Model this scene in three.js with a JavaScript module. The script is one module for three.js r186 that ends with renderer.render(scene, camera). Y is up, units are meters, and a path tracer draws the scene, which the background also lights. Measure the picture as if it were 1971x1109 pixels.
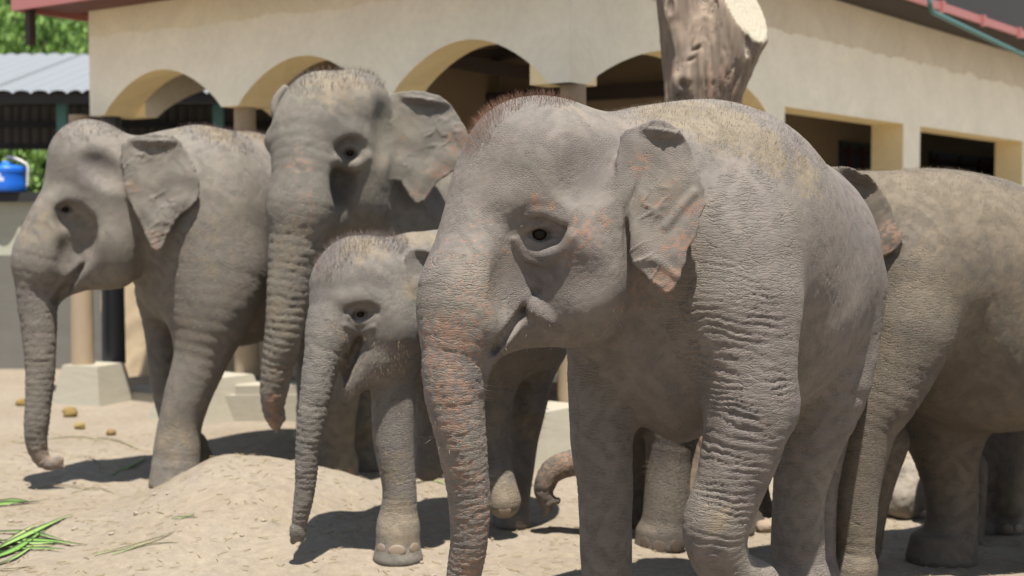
import * as THREE from 'three';
import { mergeGeometries } from 'three/addons/utils/BufferGeometryUtils.js';

/* ---------------------------------------------------------------- camera, sky, sun, exposure */
const W = 1024, H = 576;
const scene = new THREE.Scene();
const F = 2700, CX = 985.5, CY = 554.5;                        // focal length and centre in photograph pixels
const PITCH = Math.atan(124.5 / F), EYE = 1.5;
const camera = new THREE.PerspectiveCamera(2 * Math.atan(554.5 / F) * 180 / Math.PI, W / H, 0.1, 600);
camera.position.set(0, EYE, 0);
camera.rotation.x = -PITCH;
camera.focus = 4.75; camera.userData.fStop = 2.4;
scene.add(camera);
const renderer = new THREE.WebGLRenderer({ antialias: true });
renderer.setSize(W, H);
renderer.toneMapping = THREE.LinearToneMapping;
renderer.toneMappingExposure = 1.9;
renderer.shadowMap.enabled = true;
const SUN = new THREE.Vector3(0.07, 1, 0.31).normalize();
{                                                               // hazy tropical noon sky
  const w = 128, h = 64, d = new Float32Array(w * h * 4);
  for (let j = 0; j < h; j++) for (let i = 0; i < w; i++) {
    const el = ((j + 0.5) / h - 0.5) * Math.PI, t = Math.pow(Math.max(0, Math.sin(el)), 0.6), k = (j * w + i) * 4, L = 0.42;
    d[k] = L * (0.95 * (1 - t) + 0.42 * t); d[k + 1] = L * (0.98 * (1 - t) + 0.6 * t); d[k + 2] = L * (1.0 * (1 - t) + 0.88 * t); d[k + 3] = 1;
  }
  const t = new THREE.DataTexture(d, w, h, THREE.RGBAFormat, THREE.FloatType); t.mapping = THREE.EquirectangularReflectionMapping; t.magFilter = t.minFilter = THREE.LinearFilter; t.needsUpdate = true;
  scene.background = t; scene.environment = t;
}
const sun = new THREE.DirectionalLight(new THREE.Color(1, 0.955, 0.86), 5);
sun.name = 'sun'; sun.position.copy(SUN).multiplyScalar(40).add(new THREE.Vector3(0, 0, -8)); sun.target.position.set(0, 0, -8);
sun.castShadow = true; sun.shadow.mapSize.set(4096, 4096); sun.shadow.radius = 1.2;
Object.assign(sun.shadow.camera, { left: -14, right: 14, top: 14, bottom: -14, near: 1, far: 90 });
scene.add(sun, sun.target);

/* ---------------------------------------------------------------- helpers */
const V = (x, y, z) => new THREE.Vector3(x, y, z);
const cP = Math.cos(PITCH), sP = Math.sin(PITCH);
function ray(px, py) { const a = (px - CX) / F, b = -(py - CY) / F; return [a, b * cP - sP, -(cP + b * sP)]; }
function P(px, py, d) { const r = ray(px, py), s = d / -r[2]; return V(r[0] * s, EYE + r[1] * s, -d); }   // pixel + depth -> point
let seed = 7;
function rnd() { seed = (seed + 0x6D2B79F5) | 0; let t = Math.imul(seed ^ (seed >>> 15), 1 | seed); t = (t + Math.imul(t ^ (t >>> 7), 61 | t)) ^ t; return ((t ^ (t >>> 14)) >>> 0) / 4294967296; }
const rr = (a, b) => a + (b - a) * rnd();
const clamp = (x, a, b) => x < a ? a : x > b ? b : x;
const sst = (a, b, x) => { const t = clamp((x - a) / (b - a), 0, 1); return t * t * (3 - 2 * t); };
const mix = (a, b, t) => a + (b - a) * t;
const perm = new Uint8Array(512); { const p = [...Array(256).keys()]; for (let i = 255; i > 0; i--) { const j = Math.floor(rnd() * (i + 1)); [p[i], p[j]] = [p[j], p[i]]; } for (let i = 0; i < 512; i++) perm[i] = p[i & 255]; }
function grad(h, x, y, z) { h &= 15; const u = h < 8 ? x : y, v = h < 4 ? y : h === 12 || h === 14 ? x : z; return ((h & 1) ? -u : u) + ((h & 2) ? -v : v); }
function noise(x, y, z) {
  const xf = Math.floor(x), yf = Math.floor(y), zf = Math.floor(z), X = xf & 255, Y = yf & 255, Z = zf & 255;
  x -= xf; y -= yf; z -= zf;
  const u = x * x * x * (x * (x * 6 - 15) + 10), v = y * y * y * (y * (y * 6 - 15) + 10), w = z * z * z * (z * (z * 6 - 15) + 10);
  const A = perm[X] + Y, AA = perm[A] + Z, AB = perm[A + 1] + Z, B = perm[X + 1] + Y, BA = perm[B] + Z, BB = perm[B + 1] + Z;
  return mix(mix(mix(grad(perm[AA], x, y, z), grad(perm[BA], x - 1, y, z), u), mix(grad(perm[AB], x, y - 1, z), grad(perm[BB], x - 1, y - 1, z), u), v),
    mix(mix(grad(perm[AA + 1], x, y, z - 1), grad(perm[BA + 1], x - 1, y, z - 1), u), mix(grad(perm[AB + 1], x, y - 1, z - 1), grad(perm[BB + 1], x - 1, y - 1, z - 1), u), v), w);
}
const fbm = (x, y, z, o = 3) => { let s = 0, a = 0.5; for (let i = 0; i < o; i++) { s += a * noise(x, y, z); x = x * 2.03 + 5.1; y = y * 2.03 + 1.7; z = z * 2.03 + 9.2; a *= 0.5; } return s; };
const hsh = (i, j, k, s) => { let h = (Math.imul(i, 374761393) + Math.imul(j, 668265263) + Math.imul(k, 1274126177) + Math.imul(s, 974634777)) | 0; h = Math.imul(h ^ (h >>> 13), 1274126177); return ((h ^ (h >>> 16)) >>> 0) / 4294967296; };
function cells(x, y, z) {                                        // distance to the border between the two nearest cells
  const X = Math.floor(x), Y = Math.floor(y), Z = Math.floor(z); let a = 9, b = 9;
  for (let i = -1; i < 2; i++) for (let j = -1; j < 2; j++) for (let k = -1; k < 2; k++) {
    const dx = X + i + hsh(X + i, Y + j, Z + k, 1) - x, dy = Y + j + hsh(X + i, Y + j, Z + k, 2) - y, dz = Z + k + hsh(X + i, Y + j, Z + k, 3) - z, d = dx * dx + dy * dy + dz * dz;
    if (d < a) { b = a; a = d; } else if (d < b) b = d;
  }
  return Math.sqrt(b) - Math.sqrt(a);
}
function cellsTile(u, v, nu, nv, s) {                             // the same on a tile
  const x = u * nu, y = v * nv, X = Math.floor(x), Y = Math.floor(y); let a = 9, b = 9;
  for (let i = -1; i < 2; i++) for (let j = -1; j < 2; j++) { const ci = (X + i + nu) % nu, cj = (Y + j + nv) % nv, dx = X + i + hsh(ci, cj, 7, s) - x, dy = Y + j + hsh(ci, cj, 7, s + 1) - y, d = dx * dx + dy * dy; if (d < a) { b = a; a = d; } else if (d < b) b = d; }
  return Math.sqrt(b) - Math.sqrt(a);
}
const used = {};
function numbered(n) { if (!(n in used)) { used[n] = 0; return n; } used[n]++; return n + '_' + String(used[n]).padStart(3, '0'); }
function tag(o, label, category, group, kind) { o.userData.label = label; if (category) o.userData.category = category; if (group) o.userData.group = group; if (kind) o.userData.kind = kind; return o; }
function thing(name, pos, label, category, group) { const o = new THREE.Group(); o.name = numbered(name); o.position.copy(pos); scene.add(o); return tag(o, label, category, group); }
function part(name, geo, mat, parent, label) { const m = new THREE.Mesh(geo, mat); m.name = name; m.castShadow = m.receiveShadow = true; if (label) m.userData.label = label; parent.add(m); return m; }
function struct(name, geo, mat, label, category) { const m = new THREE.Mesh(geo, mat); m.name = numbered(name); m.castShadow = m.receiveShadow = true; tag(m, label, category, null, 'structure'); scene.add(m); return m; }
const std = (c, rough = 0.9, o = {}) => new THREE.MeshStandardMaterial({ color: new THREE.Color().setRGB(...c), roughness: rough, metalness: 0, ...o });
function tex(n, fn, srgb, rx = 1, ry = 1) {
  const d = new Uint8Array(n * n * 4);
  for (let j = 0; j < n; j++) for (let i = 0; i < n; i++) { const c = fn(i / n, j / n), k = (j * n + i) * 4; d[k] = clamp(c[0], 0, 1) * 255; d[k + 1] = clamp(c[1], 0, 1) * 255; d[k + 2] = clamp(c[2], 0, 1) * 255; d[k + 3] = 255; }
  const t = new THREE.DataTexture(d, n, n); t.wrapS = t.wrapT = THREE.RepeatWrapping; t.magFilter = THREE.LinearFilter; t.minFilter = THREE.LinearMipmapLinearFilter; t.generateMipmaps = true;
  if (srgb) t.colorSpace = THREE.SRGBColorSpace; t.repeat.set(rx, ry); t.needsUpdate = true; return t;
}
// tileable noise over the unit square
function tn(u, v, f, s = 0) { const a = u * 2 * Math.PI, b = v * 2 * Math.PI, r = f / (2 * Math.PI); return noise(Math.cos(a) * r + s, Math.sin(a) * r + Math.cos(b) * r * 1.0 + s * 2, Math.sin(b) * r + s * 3); }

/* ---------------------------------------------------------------- ground */
function gh(x, d) {
  let h = -0.12 * sst(0.2, 1.2, x) * sst(5.3, 6.6, d) * (1 - sst(8, 10, d));
  const dx = (x + 1.48) / (x < -1.48 ? 0.42 : 0.85), dz = (d - 7.42) / (d > 7.42 ? 0.36 : 1.0);
  h += 0.275 * Math.exp(-(dx * dx) - dz * dz);
  const k = 1 - sst(9, 14, d);
  h += k * (0.03 * fbm(x * 0.9, 3.3, d * 0.9, 2) + 0.016 * fbm(x * 4, 8.1, d * 4, 3));
  return h;
}
function buildGround() {
  const near = [], farX = [], ds = [];
  const xs = []; let x = -3.3; while (x < 3.3) { xs.push(x); x += 0.013; }
  for (const e of [3.34, 3.5, 4, 5, 7, 10, 15, 25, 45, 90, 180, 350]) { xs.push(e); xs.unshift(-e); }
  for (const e of [-60, -20, -6, 0, 2, 3, 4, 4.6, 5.0]) ds.push(e);
  let d = 5.2; while (d < 9.2) { ds.push(d); d += 0.013; }
  while (d < 15) { ds.push(d); d *= 1.012; }
  for (const e of [16, 18, 22, 30, 45, 70, 120, 220, 400]) ds.push(e);
  const nx = xs.length, nd = ds.length, pos = new Float32Array(nx * nd * 3), col = new Float32Array(nx * nd * 3), uv = new Float32Array(nx * nd * 2);
  for (let j = 0; j < nd; j++) for (let i = 0; i < nx; i++) {
    const k = j * nx + i, X = xs[i], D = ds[j]; let h = gh(X, D);
    const fine = (Math.abs(X) < 3.32 && D > 5.1 && D < 9.3) ? 1 : 0;
    let lump = 0;
    if (fine) {
      h += 0.004 * fbm(X * 14, 2.2, D * 14, 3);
      const n1 = noise(X * 30, 4.4, D * 30), n2 = noise(X * 11, 9.4, D * 11);
      lump = sst(0.32, 0.6, n1) * sst(-0.05, 0.35, n2); h += 0.003 * lump;
      h -= 0.008 * sst(0.25, 0.5, noise(X * 5 + 3, 1.2, D * 5)) ;
    }
    pos[k * 3] = X; pos[k * 3 + 1] = h; pos[k * 3 + 2] = -D;
    const t = fbm(X * 1.3, 6, D * 1.3, 3), s = fbm(X * 9, 16, D * 9, 3), g = fine ? noise(X * 60, 1, D * 60) : 0;
    const b = 1 + 0.2 * t + 0.13 * s + 0.06 * g - 0.06 * lump;
    col[k * 3] = 0.247 * b; col[k * 3 + 1] = (0.204 + 0.01 * t) * b; col[k * 3 + 2] = (0.157 + 0.02 * t - 0.015 * s) * b;
    uv[k * 2] = X; uv[k * 2 + 1] = D;
  }
  const idx = []; for (let j = 0; j < nd - 1; j++) for (let i = 0; i < nx - 1; i++) { const a = j * nx + i; idx.push(a, a + 1, a + nx, a + 1, a + nx + 1, a + nx); }
  const g = new THREE.BufferGeometry(); g.setAttribute('position', new THREE.BufferAttribute(pos, 3)); g.setAttribute('color', new THREE.BufferAttribute(col, 3)); g.setAttribute('uv', new THREE.BufferAttribute(uv, 2)); g.setIndex(idx); g.computeVertexNormals();
  const grain = tex(512, (u, v) => { const a = 0.5 + 0.28 * tn(u, v, 60, 1) + 0.3 * tn(u, v, 24, 5) + 0.25 * (rnd() - 0.5); return [a, a, a]; });
  const cm = tex(512, (u, v) => { const a = 0.93 + 0.06 * tn(u, v, 70, 2) + 0.06 * tn(u, v, 22, 7) + 0.08 * (rnd() - 0.5); return [a, a * 0.995, a * 0.985]; }, true);
  return struct('ground', g, new THREE.MeshStandardMaterial({ vertexColors: true, roughness: 0.97, map: cm, bumpMap: grain, bumpScale: 0.0035 }), 'pale sandy yard floor with a low earth mound', 'ground');
}
buildGround();

/* ---------------------------------------------------------------- sculpting: a smooth union of primitives, meshed by surface nets */
const TAGS = { T: 0, L: 1, B: 2, H: 3, E: 4, N: 5 };
class Sculpt {
  constructor(D) { this.D = D; this.pr = []; this.ng = 0; }
  pt(a) { return P(a[0], a[1], this.D + (a[2] || 0)); }
  R(r, dz) { return r * (this.D + (dz || 0)) / F; }                 // pixels -> metres at that depth
  chain(tg, k, pts, n = 4, flip = false) {                          // tapered limb through [px, py, dz, r]
    const w = pts.map(a => { const p = this.pt(a); return [p.x, p.y, p.z, this.R(a[3], a[2])]; });
    const q = [];
    for (let i = 0; i < w.length - 1; i++) {
      const p0 = w[Math.max(0, i - 1)], p1 = w[i], p2 = w[i + 1], p3 = w[Math.min(w.length - 1, i + 2)];
      for (let j = 0; j < n; j++) { const t = j / n, o = []; for (let c = 0; c < 4; c++) o.push(0.5 * (2 * p1[c] + (p2[c] - p0[c]) * t + (2 * p0[c] - 5 * p1[c] + 4 * p2[c] - p3[c]) * t * t + (3 * p1[c] - p0[c] - 3 * p2[c] + p3[c]) * t * t * t)); q.push(o); }
    }
    q.push(w[w.length - 1]);
    const g = this.ng++; let s = 0;
    for (let i = 0; i < q.length - 1; i++) {
      const a = q[i], b = q[i + 1], l = Math.hypot(b[0] - a[0], b[1] - a[1], b[2] - a[2]);
      this.pr.push({ ty: 0, g, k, tg: TAGS[tg], a, b, s0: s, s1: s + l, inv: 1 / Math.max(l * l, 1e-9), dx: b[0] - a[0], dy: b[1] - a[1], dz: b[2] - a[2] }); s += l;
    }
    return this;
  }
  _ell(c, r, yaw, roll) {
    const m = new THREE.Matrix4().makeRotationFromEuler(new THREE.Euler(0, yaw, roll, 'YZX')).invert().elements;
    return { ty: 1, c: [c.x, c.y, c.z], r, ir: r.map(v => 1 / v), m, rm: Math.max(...r), rmin: Math.min(...r) };
  }
  ell(tg, k, a, r, yaw = 0, roll = 0) { const c = a.isVector3 ? a : this.pt(a), d = -c.z; this.pr.push({ ...this._ell(c, r.map(v => v * d / F), yaw, roll), g: this.ng++, k, tg: TAGS[tg] }); return this; }
  cut(k, a, r, yaw = 0, roll = 0) { const c = a.isVector3 ? a : this.pt(a), d = -c.z; this.pr.push({ ...this._ell(c, r.map(v => v * d / F), yaw, roll), k, op: 1, g: this.ng++ }); return this; }
  foot(k, c, rb, rt, h, yaw = 0, stretch = 1) { this.pr.push({ ty: 3, g: this.ng++, k, tg: TAGS.N, c: [c.x, c.y, c.z], rb, rt, h, cy: Math.cos(yaw), sy: Math.sin(yaw), st: stretch, rm: Math.max(rb * stretch, h) }); return this; }
  // thin curved sheet with an outline (an ear): poly in pixels, fold = curled upper rim
  ear(k, poly, dz, o = {}) {
    const { yaw = 0, t = 0.011, curve = 0, fold = null, pitch = 0, k2 = 0 } = o;
    const cx = poly.reduce((s, p) => s + p[0], 0) / poly.length, cy = poly.reduce((s, p) => s + p[1], 0) / poly.length;
    const O = this.pt([cx, cy, dz]), Uv = V(Math.cos(yaw), 0, -Math.sin(yaw)), N = V(Math.sin(yaw) * Math.cos(pitch), Math.sin(pitch), Math.cos(yaw) * Math.cos(pitch)).normalize(), Vv = V().crossVectors(Uv, N).normalize();
    const E = V(0, EYE, 0), loc = p => { const r = V(...ray(p[0], p[1])), tt = O.clone().sub(E).dot(N) / r.dot(N), h = E.clone().addScaledVector(r, tt).sub(O); return [h.dot(Uv), h.dot(Vv)]; };
    const smooth = pts => { const q = []; const n = pts.length; for (let i = 0; i < n; i++) { const p0 = pts[(i + n - 1) % n], p1 = pts[i], p2 = pts[(i + 1) % n], p3 = pts[(i + 2) % n]; for (const s of [0, 0.5]) q.push([0, 1].map(c => 0.5 * (2 * p1[c] + (p2[c] - p0[c]) * s + (2 * p0[c] - 5 * p1[c] + 4 * p2[c] - p3[c]) * s * s + (3 * p1[c] - p0[c] - 3 * p2[c] + p3[c]) * s * s * s))); } return q; };
    const q = smooth(poly.map(loc)); let R = 0; for (const p of q) R = Math.max(R, Math.hypot(p[0], p[1]));
    const f = fold ? { a: loc(fold.a), b: loc(fold.b), H: fold.H, W: fold.W } : null;
    this.pr.push({ ty: 2, g: this.ng++, k, tg: TAGS.E, c: [O.x, O.y, O.z], U: Uv.toArray(), V: Vv.toArray(), N: N.toArray(), q, t, curve, k2, f, rm: R + 0.08 }); return this;
  }
  static prim(p, x, y, z) {
    if (p.ty === 0) {
      const a = p.a, ax = x - a[0], ay = y - a[1], az = z - a[2]; let t = (ax * p.dx + ay * p.dy + az * p.dz) * p.inv; t = t < 0 ? 0 : t > 1 ? 1 : t; p.t = t;
      const ex = ax - p.dx * t, ey = ay - p.dy * t, ez = az - p.dz * t; return Math.sqrt(ex * ex + ey * ey + ez * ez) - (a[3] + (p.b[3] - a[3]) * t);
    }
    const c = p.c, rx = x - c[0], ry = y - c[1], rz = z - c[2];
    if (p.ty === 1) {
      const m = p.m, X = (m[0] * rx + m[4] * ry + m[8] * rz) * p.ir[0], Y = (m[1] * rx + m[5] * ry + m[9] * rz) * p.ir[1], Z = (m[2] * rx + m[6] * ry + m[10] * rz) * p.ir[2];
      const k0 = Math.sqrt(X * X + Y * Y + Z * Z); if (k0 < 1e-6) return -p.rmin;
      const k1 = Math.sqrt(X * X * p.ir[0] * p.ir[0] + Y * Y * p.ir[1] * p.ir[1] + Z * Z * p.ir[2] * p.ir[2]); return k0 * (k0 - 1) / k1;
    }
    if (p.ty === 3) {
      const lx = (rx * p.cy + rz * p.sy) / p.st, lz = -rx * p.sy + rz * p.cy, h = p.h, t = clamp(ry / h, 0, 1), rad = p.rb + (p.rt - p.rb) * t;
      const qx = Math.sqrt(lx * lx + lz * lz) - rad + 0.03, qy = Math.abs(ry - h / 2) - h / 2 + 0.03;
      return Math.min(Math.max(qx, qy), 0) + Math.sqrt(Math.max(qx, 0) ** 2 + Math.max(qy, 0) ** 2) - 0.03;
    }
    const dd = rx * rx + ry * ry + rz * rz; if (dd > (p.rm + 0.1) * (p.rm + 0.1)) return Math.sqrt(dd) - p.rm;
    const u = rx * p.U[0] + ry * p.U[1] + rz * p.U[2], v = rx * p.V[0] + ry * p.V[1] + rz * p.V[2]; let w = rx * p.N[0] + ry * p.N[1] + rz * p.N[2], slope = 0;
    const q = p.q, n = q.length; let d2 = 1e9, inside = false;
    for (let i = 0, j = n - 1; i < n; j = i++) {
      const A = q[i], B = q[j], ex = B[0] - A[0], ey = B[1] - A[1], wx = u - A[0], wy = v - A[1], tt = clamp((wx * ex + wy * ey) / (ex * ex + ey * ey + 1e-12), 0, 1), bx = wx - ex * tt, by = wy - ey * tt;
      const dq = bx * bx + by * by; if (dq < d2) d2 = dq;
      if ((A[1] > v) !== (B[1] > v) && u < (B[0] - A[0]) * (v - A[1]) / (B[1] - A[1]) + A[0]) inside = !inside;
    }
    d2 = Math.sqrt(d2) * (inside ? -1 : 1) + 0.005 * noise(u * 33, v * 33, 1.5);
    w -= p.curve * u * u + p.k2 * v + 0.012 * noise(u * 9, v * 9, 3.3) ;
    if (p.f) {
      const f = p.f, tx = f.b[0] - f.a[0], ty = f.b[1] - f.a[1], tl = Math.hypot(tx, ty), al = clamp(((u - f.a[0]) * tx + (v - f.a[1]) * ty) / (tl * tl), -0.3, 1.3);
      const e = ((u - f.a[0]) * ty - (v - f.a[1]) * tx) / tl, along = Math.pow(Math.sin(Math.PI * clamp(al * 0.92 + 0.04, 0, 1)), 0.6);      // e > 0 above the fold line
      w -= f.H * sst(0, f.W, e) * along; slope = e > 0 && e < f.W ? 1.5 * f.H / f.W * along : 0;
    }
    const th = p.t * (0.5 + 0.5 * sst(0, 0.06, -d2)), dw = Math.abs(w) / Math.sqrt(1 + slope * slope) - th;
    return Math.min(Math.max(d2, dw), 0) + Math.sqrt(Math.max(d2, 0) ** 2 + Math.max(dw, 0) ** 2) - 0.003;
  }
  static ev(pr, x, y, z) {
    let d = 1e3, g = -1, gd = 0, gk = 0;
    for (let i = 0; i < pr.length; i++) {
      const p = pr[i], v = Sculpt.prim(p, x, y, z); p.v = v;
      if (p.g === g) { if (v < gd) gd = v; continue; }
      if (g >= 0) { const h = Math.max(gk - Math.abs(d - gd), 0) / gk; d = Math.min(d, gd) - h * h * gk * 0.25; g = -1; }
      if (p.op) { const h = Math.max(p.k - Math.abs(d + v), 0) / p.k; d = Math.max(d, -v) + h * h * p.k * 0.25; } else { g = p.g; gd = v; gk = p.k; }
    }
    if (g >= 0) { const h = Math.max(gk - Math.abs(d - gd), 0) / gk; d = Math.min(d, gd) - h * h * gk * 0.25; }
    return d;
  }
  at(x, y, z) { return Sculpt.ev(this.pr, x, y, z); }
  hit(px, py, off = 0) {                                            // first point of the surface along the line of sight, and its normal
    const r = ray(px, py), L = Math.hypot(...r); let t = (this.D - 1.6);
    for (let i = 0; i < 400; i++) { const x = r[0] / L * t, y = EYE + r[1] / L * t, z = r[2] / L * t, d = this.at(x, y, z); if (d < 0.0008) { break; } t += Math.max(d * 0.7, 0.001); if (t > 30) break; }
    const p = V(r[0] / L * t, EYE + r[1] / L * t, r[2] / L * t), n = this.nrm(p); p.addScaledVector(V(r[0] / L, r[1] / L, r[2] / L), off); p.n = n; return p;
  }
  nrm(p) { const e = 0.004; return V(this.at(p.x + e, p.y, p.z) - this.at(p.x - e, p.y, p.z), this.at(p.x, p.y + e, p.z) - this.at(p.x, p.y - e, p.z), this.at(p.x, p.y, p.z + e) - this.at(p.x, p.y, p.z - e)).normalize(); }
  mesh(cell, shade, origin) {
    let lo = [1e9, 1e9, 1e9], hi = [-1e9, -1e9, -1e9];
    for (const p of this.pr) { if (p.op) continue; const es = p.ty === 0 ? [p.a, p.b] : [[...p.c, p.rm]]; for (const e of es) for (let c = 0; c < 3; c++) { lo[c] = Math.min(lo[c], e[c] - e[3] - 0.06); hi[c] = Math.max(hi[c], e[c] + e[3] + 0.06); } }
    const N = 8, S = N + 1, nb = [0, 1, 2].map(c => Math.ceil((hi[c] - lo[c]) / (cell * N)));
    const blocks = new Map(), pos = [], attr = [], val = new Float32Array(S * S * S), list = [];
    const Rb = cell * N * 0.5 * Math.sqrt(3);
    const flags = [], colors = [], disp = [], normals = [];
    // coarse pass over super-blocks
    const SB = 4, act = [];
    const cull = (pr, x, y, z, R) => {
      let dm = 1e9;
      for (const p of pr) { p.c0 = Sculpt.prim(p, x, y, z); if (!p.op && p.c0 < dm) dm = p.c0; }
      if (dm > R + 0.1) return null;
      return pr.filter(p => p.op ? p.c0 < R + p.k + 0.01 : p.c0 <= Math.max(dm + 2.2 * R + 0.04, R + 0.05) + p.k * 1.4);
    };
    for (let I = 0; I < nb[0]; I += SB) for (let J = 0; J < nb[1]; J += SB) for (let K = 0; K < nb[2]; K += SB) {
      const h = cell * N * SB * 0.5, c = cull(this.pr, lo[0] + I * cell * N + h, lo[1] + J * cell * N + h, lo[2] + K * cell * N + h, h * Math.sqrt(3)); if (!c) continue;
      for (let i = I; i < Math.min(I + SB, nb[0]); i++) for (let j = J; j < Math.min(J + SB, nb[1]); j++) for (let k = K; k < Math.min(K + SB, nb[2]); k++) {
        const bx = lo[0] + i * cell * N, by = lo[1] + j * cell * N, bz = lo[2] + k * cell * N, hh = cell * N * 0.5;
        const cc = cull(c, bx + hh, by + hh, bz + hh, Rb); if (!cc) continue;
        const dc = Sculpt.ev(cc, bx + hh, by + hh, bz + hh); if (Math.abs(dc) > Rb * 2.6 + 0.03) continue;
        let any = 0, neg = 0;
        for (let a = 0; a < S; a++) for (let b = 0; b < S; b++) for (let e = 0; e < S; e++) { const v = Sculpt.ev(cc, bx + a * cell, by + b * cell, bz + e * cell); val[(a * S + b) * S + e] = v; if (v < 0) neg++; any++; }
        if (neg === 0 || neg === any) continue;
        const blk = { i, j, k, id: new Int32Array(N * N * N).fill(-1), v: val.slice() };
        for (let a = 0; a < N; a++) for (let b = 0; b < N; b++) for (let e = 0; e < N; e++) {
          let m = 0; const cv = [];
          for (let q = 0; q < 8; q++) { const v = val[((a + (q & 1)) * S + b + ((q >> 1) & 1)) * S + e + (q >> 2)]; cv.push(v); if (v < 0) m |= 1 << q; }
          if (m === 0 || m === 255) continue;
          let sx = 0, sy = 0, sz = 0, n = 0;
          for (const [p, q] of EDGES) if (((m >> p) & 1) !== ((m >> q) & 1)) { const t = cv[p] / (cv[p] - cv[q]); sx += (p & 1) + ((q & 1) - (p & 1)) * t; sy += ((p >> 1) & 1) + (((q >> 1) & 1) - ((p >> 1) & 1)) * t; sz += (p >> 2) + ((q >> 2) - (p >> 2)) * t; n++; }
          let x = bx + (a + sx / n) * cell, y = by + (b + sy / n) * cell, z = bz + (e + sz / n) * cell;
          const h = cell * 0.35; let nx = 0, ny = 0, nz = 0;
          { const d0 = Sculpt.ev(cc, x, y, z); nx = Sculpt.ev(cc, x + h, y, z) - d0; ny = Sculpt.ev(cc, x, y + h, z) - d0; nz = Sculpt.ev(cc, x, y, z + h) - d0; const l = Math.hypot(nx, ny, nz) || 1; nx /= l; ny /= l; nz /= l; const st = clamp(d0, -cell * 0.5, cell * 0.5); x -= nx * st; y -= ny * st; z -= nz * st; Sculpt.ev(cc, x, y, z); }
          // how much of each region is here, and the position along the limb
          const tw = [0, 0, 0, 0, 0, 0]; let dm = 1e9, ts = 0, tws = 0; for (const p of cc) if (!p.op && p.v < dm) dm = p.v;
          let lastT = -1, bs = 0, bd = 1e9;
          for (const p of cc) { if (p.op) continue; const w = Math.exp(-(p.v - dm) / 0.02); if (w < 0.02) continue; if (w > tw[p.tg]) tw[p.tg] = w; if (p.ty === 0 && (p.tg < 2) && p.v < bd) { bd = p.v; const t = clamp(((x - p.a[0]) * p.dx + (y - p.a[1]) * p.dy + (z - p.a[2]) * p.dz) * p.inv, 0, 1); bs = mix(p.s0, p.s1, t) + p.g * 3.7; } }
          const sum = tw[0] + tw[1] + tw[2] + tw[3] + tw[4] + tw[5]; for (let q = 0; q < 6; q++) tw[q] /= sum;
          const r = shade(x, y, z, nx, ny, nz, tw, bs);
          blk.id[(a * N + b) * N + e] = pos.length / 3;
          pos.push(x + nx * r[0] - origin.x, y + ny * r[0] - origin.y, z + nz * r[0] - origin.z); colors.push(r[1], r[2], r[3]); flags.push(r[4]); normals.push(nx, ny, nz);
        }
        blocks.set((i * 4096 + j) * 4096 + k, blk);
      }
    }
    const idx = [];
    const get = (b, a, bb, e) => { let i = b.i, j = b.j, k = b.k; if (a < 0) { i--; a += N; } if (bb < 0) { j--; bb += N; } if (e < 0) { k--; e += N; } const t = (i === b.i && j === b.j && k === b.k) ? b : blocks.get((i * 4096 + j) * 4096 + k); return t ? t.id[(a * N + bb) * N + e] : -1; };
    const quad = (p, q, r, s, f) => { if (p < 0 || q < 0 || r < 0 || s < 0) return; if (f) idx.push(p, q, r, p, r, s); else idx.push(p, r, q, p, s, r); };
    for (const b of blocks.values()) for (let a = 0; a < N; a++) for (let c = 0; c < N; c++) for (let e = 0; e < N; e++) {
      const v = b.v, v0 = v[(a * S + c) * S + e] < 0, vx = v[((a + 1) * S + c) * S + e] < 0, vy = v[(a * S + c + 1) * S + e] < 0, vz = v[(a * S + c) * S + e + 1] < 0;
      if (v0 !== vx) quad(get(b, a, c - 1, e - 1), get(b, a, c, e - 1), get(b, a, c, e), get(b, a, c - 1, e), v0);
      if (v0 !== vy) quad(get(b, a - 1, c, e - 1), get(b, a - 1, c, e), get(b, a, c, e), get(b, a, c, e - 1), v0);
      if (v0 !== vz) quad(get(b, a - 1, c - 1, e), get(b, a, c - 1, e), get(b, a, c, e), get(b, a - 1, c, e), v0);
    }
    const g = new THREE.BufferGeometry();
    g.setAttribute('position', new THREE.BufferAttribute(new Float32Array(pos), 3)); g.setAttribute('color', new THREE.BufferAttribute(new Float32Array(colors), 3));
    g.setIndex(new THREE.BufferAttribute(new Uint32Array(idx), 1)); g.computeVertexNormals(); g.userData.sn = normals; g.userData.fl = flags; return g;
  }
}
const EDGES = [[0, 1], [2, 3], [4, 5], [6, 7], [0, 2], [1, 3], [4, 6], [5, 7], [0, 4], [1, 5], [2, 6], [3, 7]];

/* ---------------------------------------------------------------- elephants */
const creaseOf = n => { n = Math.abs(n); return n > 0.2 ? 0 : 1 - n / 0.2; };           // 1 in the fold, 0 away from it
const hideBump = tex(1024, (u, v) => { const a = cellsTile(u, v, 34, 58, 3), b = cellsTile(u, v, 97, 97, 9), m = 0.25 + 0.75 * sst(-0.25, 0.3, tn(u, v, 9, 2)), l = 1 - m + m * (sst(0, 0.3, a) * 0.6 + 0.4 * sst(0, 0.35, b)); return [l, l, l]; });
const lineBump = tex(1024, (u, v) => { const w = 0.02 * tn(u, v, 8, 3), a = cellsTile(u, (v + w + 1) % 1, 8, 40, 3), b = cellsTile(u, (v + w + 1) % 1, 34, 90, 9), m = 0.35 + 0.65 * sst(-0.25, 0.25, tn(u, v, 8, 6)), l = 1 - m + m * (sst(0, 0.3, a) * 0.65 + 0.35 * sst(0, 0.35, b)); return [l, l, l]; });
for (const t of [hideBump, lineBump]) t.repeat.set(2.6, 2.6);
const hideMat = new THREE.MeshStandardMaterial({ vertexColors: true, roughness: 0.8, bumpMap: hideBump, bumpScale: 0.0019 });
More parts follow.
